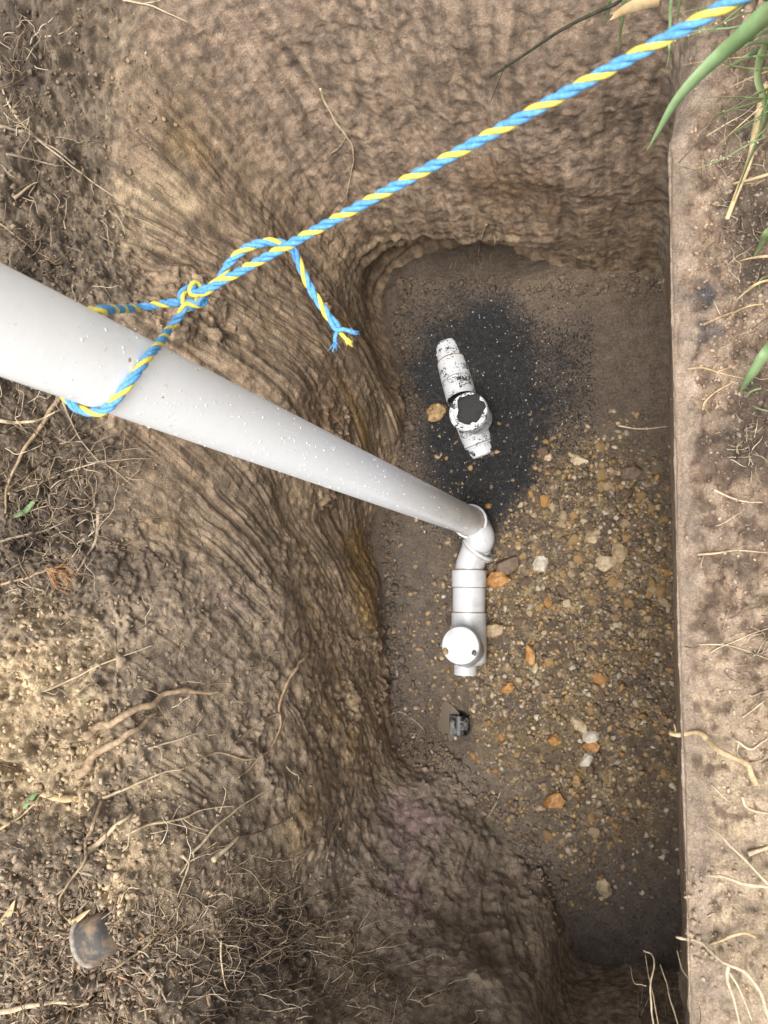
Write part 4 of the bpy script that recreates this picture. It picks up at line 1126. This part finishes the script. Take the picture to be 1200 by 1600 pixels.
# fine root hairs nobody could count
ac = Acc()
FCOL = np.array([(.42, .33, .22), (.30, .225, .145), (.22, .16, .105), (.15, .11, .075), (.52, .43, .31), (.11, .08, .06)])
def hairs(cx, cy, rx, ry, n, ang, spread, lmin, lmax, rmin=.0006, rmax=.0017, lift=.02):
    for _ in range(n):
        x = random.gauss(cx, rx * .5); y = random.gauss(cy, ry * .5)
        if x < -30 or x > 1230 or y < -20 or y > 1640: continue
        a = math.radians(random.gauss(ang, spread)); l = random.uniform(lmin, lmax)
        pts = []
        k = max(4, int(l / 10))
        c0, n0 = hit(x, y)
        for i in range(k):
            c, nn = hit(x, y)
            if (c - c0).length > .05: c = c0 + (c - c0) * .05 / (c - c0).length
            c0 = c
            pts.append(np.array(c + nn * (random.uniform(.15, 1) * lift * math.sin(math.pi * (i + .3) / k) + .0005)))
            a += random.gauss(0, .2); x += math.cos(a) * l / k; y -= math.sin(a) * l / k
        pts = catmull(pts, 3)
        V, F = tube(pts, np.linspace(1, .4, len(pts)) * random.uniform(rmin, rmax), 4)
        ac.add(V, F, FCOL[min(5, int(abs(random.gauss(3, 1.6))))] * random.uniform(.75, 1.15))
hairs(420, 1500, 190, 110, 200, 25, 25, 40, 130, .0005, .0015)
hairs(320, 1420, 200, 120, 130, 20, 60, 30, 110)
hairs(60, 680, 120, 90, 90, -10, 70, 40, 120)
hairs(70, 800, 120, 100, 110, 30, 70, 30, 110)
hairs(60, 930, 120, 60, 40, 20, 60, 30, 80)
hairs(20, 120, 50, 150, 90, 80, 60, 25, 70)
hairs(60, 400, 120, 80, 60, 20, 60, 30, 80)
hairs(100, 290, 150, 90, 25, -30, 50, 30, 80)
hairs(110, 1500, 160, 120, 110, 20, 70, 25, 80)
hairs(300, 1100, 200, 150, 45, 25, 50, 20, 70)
hairs(120, 1300, 160, 100, 60, 30, 60, 25, 80)
hairs(560, 1560, 120, 60, 50, 30, 50, 30, 90)
hairs(660, 1570, 80, 40, 25, 20, 50, 30, 80)
hairs(1150, 420, 60, 300, 110, 50, 70, 15, 60, .0004, .001, .008)
hairs(1160, 250, 60, 150, 70, 60, 60, 20, 70, .0004, .001, .01)
hairs(1165, 690, 40, 60, 50, 60, 70, 15, 45, .0004, .001, .008)
hairs(1160, 1050, 50, 250, 45, 10, 40, 20, 70, .0004, .0011, .008)
hairs(1180, 970, 30, 70, 20, 10, 30, 30, 70, .0005, .001, .012)
hairs(1030, 1590, 50, 20, 20, 90, 25, 30, 90, .0006, .0012, .05)
hairs(760, 385, 60, 30, 14, -80, 30, 15, 50)
o = kind(link('root_hairs', ac.mesh('root_hairs', M_FIBRE)), 'stuff'); o['label'] = 'fine tangled root hairs spread over the soil banks'; o['category'] = 'root hairs'
# reddish fibre tuft
tuft = Acc()
for k in range(46):
    x, y = 75 + random.gauss(0, 4), 888 + random.gauss(0, 3); a = math.radians(random.gauss(-22, 24)); l = random.uniform(30, 55)
    c, nn = hit(x, y); p0 = np.array(c + nn * .006)
    c, nn = hit(x + math.cos(a) * l * .5, y - math.sin(a) * l * .5); p1 = np.array(c + nn * random.uniform(.008, .022))
    c, nn = hit(x + math.cos(a) * l, y - math.sin(a) * l); p2 = np.array(c + nn * random.uniform(.001, .015))
    V, F = tube(catmull([p0, p1, p2], 4), np.linspace(.0012, .0005, 9), 4)
    tuft.add(V, F)
M_RED = two_tone('reddish_fibre', (.22, .10, .045), (.42, .25, .13), 90, .8)
tag(link('fibre_tuft', tuft.mesh('fibre_tuft', M_RED)), 'reddish brown tuft of root fibres on the black soil at left', 'root tuft')

# ------------------------------------------------------------------ loose crumbs and litter on the banks
ac = Acc()
def crumbs(cx, cy, rx, ry, n, smin, smax, cols):
    for _ in range(n):
        x = random.gauss(cx, rx * .5); y = random.gauss(cy, ry * .5)
        if x < -20 or x > 1220 or y < -20 or y > 1620: continue
        c, nn, lc_ = hit_col(x, y)
        s0 = smin + (smax - smin) * random.random() ** 2.2
        V = I0[0] * (1 + RNG.uniform(-.55, .45, (12, 1))) * s0 * RNG.uniform(.6, 1.4, (1, 3))
        ac.add(V + np.array(c + nn * s0 * .3), I0[1], (lc_ * .75 + np.array(random.choice(cols)) * .25) * random.uniform(.8, 1.2))
LC = [(.24, .185, .135), (.30, .235, .17), (.19, .145, .105), (.34, .265, .18)]
DC = [(.09, .068, .052), (.13, .098, .072), (.07, .053, .042)]
crumbs(90, 1250, 240, 380, 2600, .0015, .007, LC)
crumbs(110, 1480, 220, 180, 1500, .0015, .007, LC)
crumbs(60, 830, 150, 220, 1300, .0015, .007, DC + LC[:1])
crumbs(70, 500, 150, 260, 900, .0015, .006, LC + DC)
crumbs(80, 180, 160, 260, 700, .0015, .006, LC + DC)
crumbs(420, 1480, 260, 180, 1000, .0015, .006, LC + DC)
crumbs(1150, 450, 70, 420, 1500, .001, .004, [(.36, .27, .2), (.2, .14, .1), (.42, .34, .27), (.1, .075, .06), (.5, .45, .4)])
crumbs(1160, 1100, 70, 500, 500, .001, .003, [(.36, .27, .2), (.42, .34, .27), (.25, .18, .13)])
crumbs(660, 1000, 80, 300, 500, .0015, .005, DC)
crumbs(1000, 1430, 160, 80, 400, .0015, .005, DC)
for _ in range(900):
    y0 = random.uniform(440, 1180); x0 = np.interp(y0, [440, 540, 640, 720, 830, 950, 1080, 1180], [625, 622, 640, 626, 600, 610, 613, 632]) + abs(random.gauss(0, 14)) - 4
    crumbs(x0, y0, .1, .1, 1, .002, .012, DC)
for _ in range(500):
    t_ = random.random(); x0 = np.interp(t_, [0, .3, .65, 1], [625, 705, 795, 875]) + random.gauss(8, 14); y0 = np.interp(t_, [0, .3, .65, 1], [1165, 1205, 1300, 1430]) + random.gauss(-6, 14)
    crumbs(x0, y0, .1, .1, 1, .002, .011, DC)
for _ in range(350):
    crumbs(random.uniform(620, 1040), random.gauss(446, 8), .1, .1, 1, .002, .011, DC)
o = kind(link('soil_crumbs', ac.mesh('soil_crumbs', M_CRUMB, False)), 'stuff'); o['label'] = 'loose crumbs of soil scattered over banks and floor'; o['category'] = 'soil'
ac = Acc()
for _ in range(900):
    x = random.gauss(90, 90); y = random.gauss(1510, 70)
    if x < -20 or y > 1620: continue
    c, nn = hit(x, y); a = random.uniform(0, 6.3); l = random.uniform(.006, .020); w = random.uniform(.0012, .0032)
    tx = nn.orthogonal().normalized(); ty = nn.cross(tx); d = tx * math.cos(a) + ty * math.sin(a) + nn * random.gauss(0, .25); e = nn.cross(d).normalized()
    c = c + nn * .003
    pts = [c - d * l - e * w * .5, c - d * l * .2 - e * w, c + d * l * .9 - e * w * .3, c + d * l + e * w * .4, c + d * l * .1 + e * w, c - d * l * .9 + e * w * .6]
    V = np.array([p + nn * .0012 for p in pts] + [p - nn * .0012 for p in pts])
    F = [(0, 1, 5), (1, 4, 5), (1, 2, 4), (2, 3, 4)]; F = F + [(a_ + 6, c_2 + 6, b_ + 6) for a_, b_, c_2 in F] + [(i, i + 6, (i + 1) % 6) for i in range(6)] + [((i + 1) % 6, i + 6, (i + 1) % 6 + 6) for i in range(6)]
    ac.add(V, np.array(F), np.array(random.choice([(.34, .26, .18), (.42, .34, .24), (.26, .19, .13), (.2, .15, .11), (.36, .22, .13)])) * random.uniform(.7, 1.1))
o = kind(link('wood_litter', ac.mesh('wood_litter', M_FIBRE, False)), 'stuff'); o['label'] = 'shredded dry wood and bark litter in bottom left corner'; o['category'] = 'litter'

# ================================================================== PLASTIC CUP
M_CUP = two_tone('dirt_smeared_plastic', (.07, .064, .058), (.23, .165, .11), 30, .7, .42, .62, .15, .002)
cc, cn = hit(146, 1468)
cdir = ray(1, 0) * 0
e1 = (Vector(hit(200, 1452)[0]) - Vector(hit(140, 1478)[0])); e1.z = .02; e1.normalize()
cupM = axis_matrix(Vector(cc) + Vector((-.004, 0, -.006)), e1)
prof_ = [(.043, -.004), (.0475, -.004), (.0485, .000), (.0475, .003), (.0455, .02), (.0435, .040), (.0405, .054), (.034, .0615), (.024, .0645), (.010, .0655), (.0005, .0655)]
V, F = lathe(prof_, 40)
th = np.arctan2(V[:, 1], V[:, 0]); k_ = 1 / (np.abs(np.cos(th)) ** 3.4 + np.abs(np.sin(th)) ** 3.4) ** (1 / 3.4)
V[:, :2] *= (.62 + .38 * k_)[:, None]
V = V @ np.array(cupM.to_3x3()).T
cup = empty('plastic_cup', tuple(cupM.translation)); tag(cup, 'dark dirt-smeared plastic cup half buried on its side in litter', 'cup')
link('shell', mesh_np('shell', V, F, M_CUP), cup)
V, F = lathe([(.046, -.006), (.0510, -.007), (.0522, -.002), (.0510, .003), (.0465, .004)], 40)
V[:, :2] *= np.concatenate([(.62 + .38 * k_[:40])] * 5)[:, None]
V = V @ np.array(cupM.to_3x3()).T
link('rim', mesh_np('rim', V, F, two_tone('worn_plastic_rim', (.20, .17, .14), (.38, .33, .27), 60, .6)), cup)

# ================================================================== GRASS ON THE RIGHT BANK
M_LEAF = two_tone('grass_leaf', (.14, .22, .09), (.25, .35, .17), 14, .5, .35, .65, .2, .002, .4)
M_LEAF2 = two_tone('dull_grass_leaf', (.12, .16, .065), (.24, .28, .13), 14, .6, .35, .65, .2, .002, .3)
M_DRY = two_tone('dry_grass', (.40, .28, .14), (.62, .48, .28), 40, .7, .35, .65, .2, .002, .3)
def blade(pts, w, mat, parent, name='leaf_blade', fold=.25, twist=0, tipw=.02, basew=.8):
    path = resample(catmull([np.array(p) for p in pts], 8), .008)
    n = len(path); T_, N_, B_ = frames(path)
    V = []; t = np.linspace(0, 1, n)
    ww = w * np.where(t < .45, basew + (1 - basew) * np.sin(t / .45 * np.pi / 2), np.maximum(tipw, np.cos((t - .45) / .55 * np.pi / 2) ** .8))
    for i in range(n):
        v = np.array((CAM - Vector(path[i])).normalized())
        up_ = v - T_[i] * v.dot(T_[i]); up_ /= np.linalg.norm(up_)
        a = twist * t[i] + .35; side = np.cross(T_[i], up_); s2 = side * math.cos(a) + up_ * math.sin(a); u2 = np.cross(s2, T_[i])
        V += [path[i] - s2 * ww[i] + u2 * ww[i] * fold, path[i], path[i] + s2 * ww[i] + u2 * ww[i] * fold,
              path[i] + s2 * ww[i] * .96 + u2 * (ww[i] * fold - .0005), path[i] - u2 * .0006, path[i] - s2 * ww[i] * .96 + u2 * (ww[i] * fold - .0005)]
    F = []
    for i in range(n - 1):
        for k in range(6):
            F.append((i * 6 + k, i * 6 + (k + 1) % 6, i * 6 + 6 + (k + 1) % 6, i * 6 + 6 + k))
    return link(name, mesh_np(name, np.array(V) - np.array(parent.location), F, mat), parent)
def stem(pts, r, mat, parent, name='stem', seeds=0):
    path = resample(catmull([np.array(p) for p in pts], 8), .006)
    V, F = tube(path, np.linspace(r, r * .6, len(path)), 6)
    o = link(name, mesh_np(name, V - np.array(parent.location), F, mat), parent)
    if seeds:
        ac = Acc()
        for k in range(seeds):
            i = random.randrange(int(len(path) * .35), len(path)); d = RNG.normal(size=3) * .0022
            V = I0[0] * np.array((.0011, .0011, .0016)) * random.uniform(.7, 1.4) + path[i] + d
            ac.add(V - np.array(parent.location), I0[1])
        kind(link('seeds', ac.mesh('seeds', M_SEED), o), 'stuff')
    return o
M_SEED = two_tone('grass_seed', (.45, .42, .26), (.66, .63, .46), 60, .7)
gb = P(1235, 40, 1.2)
tuftA = empty('grass_tuft', tuple(gb)); tag(tuftA, 'green grass clump hanging over the top right corner of trench', 'grass')
rel = lambda L_: [PD(a, b_, D) for a, b_, D in L_]
g0 = P(1260, 30, 1.2)
blade([g0] + rel([(1215, 12, .93), (1150, 62, .88), (1095, 112, .88), (1055, 158, .90), (1028, 205, .93), (1011, 236, .96)]), .0165, M_LEAF, tuftA, twist=.2)
blade([P(1240, 75, 1.2)] + rel([(1198, 70, 1.10), (1182, 120, 1.10), (1196, 170, 1.12), (1183, 215, 1.15), (1165, 262, 1.18), (1146, 315, 1.24)]), .0085, M_LEAF2, tuftA, twist=.9)
blade([P(1245, 60, 1.2)] + rel([(1200, 48, 1.0), (1155, 75, 1.02), (1105, 100, 1.04)]), .004, M_LEAF2, tuftA)
blade([P(1240, 20, 1.2)] + rel([(1180, -8, 1.0), (1120, 8, 1.02), (1060, 20, 1.05)]), .0035, M_LEAF2, tuftA)
blade([P(1240, 45, 1.2)] + rel([(1190, 36, 1.05), (1140, 44, 1.06), (1090, 48, 1.08), (1040, 60, 1.1)]), .0028, M_LEAF, tuftA)
blade([P(1190, 80, 1.2)] + rel([(1172, 85, 1.15), (1150, 98, 1.16), (1128, 108, 1.18)]), .006, M_LEAF, tuftA)
blade([P(1245, 100, 1.2)] + rel([(1190, 108, 1.1), (1150, 104, 1.12), (1120, 95, 1.15)]), .003, M_LEAF2, tuftA)
blade([P(1240, 60, 1.2)] + rel([(1180, 66, 1.0), (1140, 82, 1.0), (1104, 100, 1.02)]), .0045, M_LEAF, tuftA)
blade([P(1230, 140, 1.2)] + rel([(1200, 152, 1.15), (1180, 160, 1.15), (1140, 172, 1.18), (1112, 180, 1.2)]), .0024, M_LEAF2, tuftA)
blade([P(1225, 20, 1.2)] + rel([(1190, -10, .98), (1160, 10, 1.0), (1128, 36, 1.02), (1100, 58, 1.05)]), .004, M_LEAF2, tuftA)
for k in range(16):
    x0, y0 = random.uniform(1195, 1250), random.uniform(-20, 210); a_ = math.radians(random.gauss(200, 28)); l_ = random.uniform(50, 130)
    D0 = random.uniform(1.0, 1.2)
    pts = [P(x0 + 20, y0, 1.2)] + rel([(x0 + math.cos(a_) * l_ * f_, y0 - math.sin(a_) * l_ * f_ + 14 * f_ * f_, D0 + .05 * f_ * f_) for f_ in (.2, .5, .8, 1.0)])
    blade(pts, random.choice((.0012, .0016, .0022, .003)), random.choice((M_LEAF, M_LEAF2, M_LEAF2, M_DRY)), tuftA, twist=random.uniform(-.8, .8))
for k in range(9):
    x0, y0 = random.uniform(1175, 1215), random.uniform(200, 760); a_ = math.radians(random.gauss(205, 30)); l_ = random.uniform(25, 60)
    pts = [P(x0 + 12, y0, 1.2)] + rel([(x0 + math.cos(a_) * l_ * f_, y0 - math.sin(a_) * l_ * f_ + 8 * f_ * f_, 1.22 + .06 * f_) for f_ in (.2, .6, 1.0)])
    h_ = empty('grass_tuft', tuple(pts[0])); tag(h_, 'thin stray grass blade lying on the right bank', 'grass', 'stray blades on the right bank')
    blade(pts, random.choice((.0012, .0016, .002)), random.choice((M_LEAF2, M_DRY)), h_, twist=random.uniform(-.8, .8))
stem([P(1240, 200, 1.2)] + rel([(1202, 212, 1.1), (1165, 228, 1.1), (1130, 248, 1.12), (1088, 264, 1.14)]), .0016, M_LEAF2, tuftA, seeds=40)
stem([P(1240, 170, 1.2)] + rel([(1205, 178, 1.15), (1180, 190, 1.16), (1145, 208, 1.2)]), .0014, M_LEAF2, tuftA)
stem([P(1240, 10, 1.2)] + rel([(1170, 20, .9), (1110, 45, .9), (1060, 60, .92), (1030, 75, .95)]), .0011, M_LEAF2, tuftA, seeds=30)
stem(rel([(1196, 132, 1.22), (1188, 165, 1.24), (1180, 205, 1.26), (1170, 255, 1.27), (1152, 300, 1.28), (1136, 342, 1.28)]), .0065, M_DRY, tuftA, 'dry_stalk')
stem(rel([(1215, 268, 1.2), (1175, 280, 1.22), (1145, 287, 1.25)]), .003, M_DRY, tuftA, 'dry_stalk')
# grass at the far rim, top of the picture
gb2 = P(985, -60, 1.3)
tuftB = empty('grass_tuft', tuple(gb2)); tag(tuftB, 'small grass tuft with a dry tan husk at the top edge', 'grass')
blade([gb2] + rel([(958, -20, 1.12), (950, 20, 1.14), (942, 45, 1.17)]), .0055, M_LEAF2, tuftB)
blade([gb2] + rel([(978, -20, 1.12), (972, 30, 1.16), (968, 60, 1.2), (965, 85, 1.23)]), .0045, M_LEAF2, tuftB)
blade([gb2] + rel([(1062, -30, 1.12), (1060, 10, 1.14), (1058, 38, 1.17)]), .006, M_LEAF2, tuftB)
blade([P(1050, -40, 1.28)] + rel([(1046, 60, 1.2), (1045, 88, 1.22), (1038, 118, 1.25)]), .0026, M_LEAF, tuftB)
blade(rel([(1030, 0, 1.02), (1000, 4, 1.02), (975, 14, 1.03), (952, 32, 1.04)]), .0075, M_DRY, tuftB, 'dry_husk', fold=.6)
blade(rel([(1012, 6, 1.03), (985, 12, 1.03), (955, 22, 1.04)]), .005, M_DRY, tuftB, 'dry_husk', fold=.6)
stem([P(985, -20, 1.28)] + rel([(968, 2, 1.12), (930, 20, 1.14), (880, 45, 1.18), (820, 85, 1.26), (766, 120, 1.34)]), .0032, RM['dark'], tuftB, 'dark_stem')
stem(rel([(790, 100, 1.30), (778, 130, 1.33), (766, 160, 1.37)]), .001, RM['dark'], tuftB, 'dark_stem')
# grass blade at the right frame edge
gb3 = P(1230, 520, 1.2)
tuftC = empty('grass_tuft', tuple(gb3)); tag(tuftC, 'single green blade at the right frame edge above the yellow root', 'grass')
blade([gb3] + rel([(1200, 545, 1.16), (1180, 575, 1.18), (1165, 598, 1.22), (1156, 614, 1.26)]), .0085, M_LEAF, tuftC)
gb4 = P(1225, 350, 1.2)
tuftD = empty('grass_tuft', tuple(gb4)); tag(tuftD, 'short grass stub at right edge below the dry stalk', 'grass')
blade([gb4] + rel([(1200, 362, 1.2), (1188, 385, 1.24), (1176, 404, 1.27)]), .007, M_LEAF2, tuftD)
# dry leaf and green sprig on the left bank
for (pts, w, mt, lb) in (
 (((70, 1240), (95, 1246), (120, 1252), (138, 1256)), .008, M_DRY, 'curled dry tan leaf on the sand at left'),
 (((20, 808), (38, 798), (52, 786), (62, 778)), .006, M_LEAF, 'small green leaf on the black soil under the riser'),
 (((40, 1262), (52, 1246), (62, 1238)), .006, M_LEAF, 'green leaf tip beside the curled dry leaf'),
 (((108, 1437), (125, 1428), (148, 1414)), .0055, M_DRY, 'tan splinter lying on top edge of the plastic cup'),
 (((0, 1450), (15, 1428), (27, 1402)), .008, M_DRY, 'tan bark strip at the left frame edge above bottom corner'),
):
    pp = [hit(*p)[0] + hit(*p)[1] * (.022 if 'cup' in lb else .008) for p in pts]
    holder = empty('dry_leaf' if mt is M_DRY else 'green_leaf', tuple(pp[0])); tag(holder, lb, 'leaf' if 'leaf' in lb else 'wood')
    blade(pp, w, mt, holder, 'leaf_blade', fold=.4)
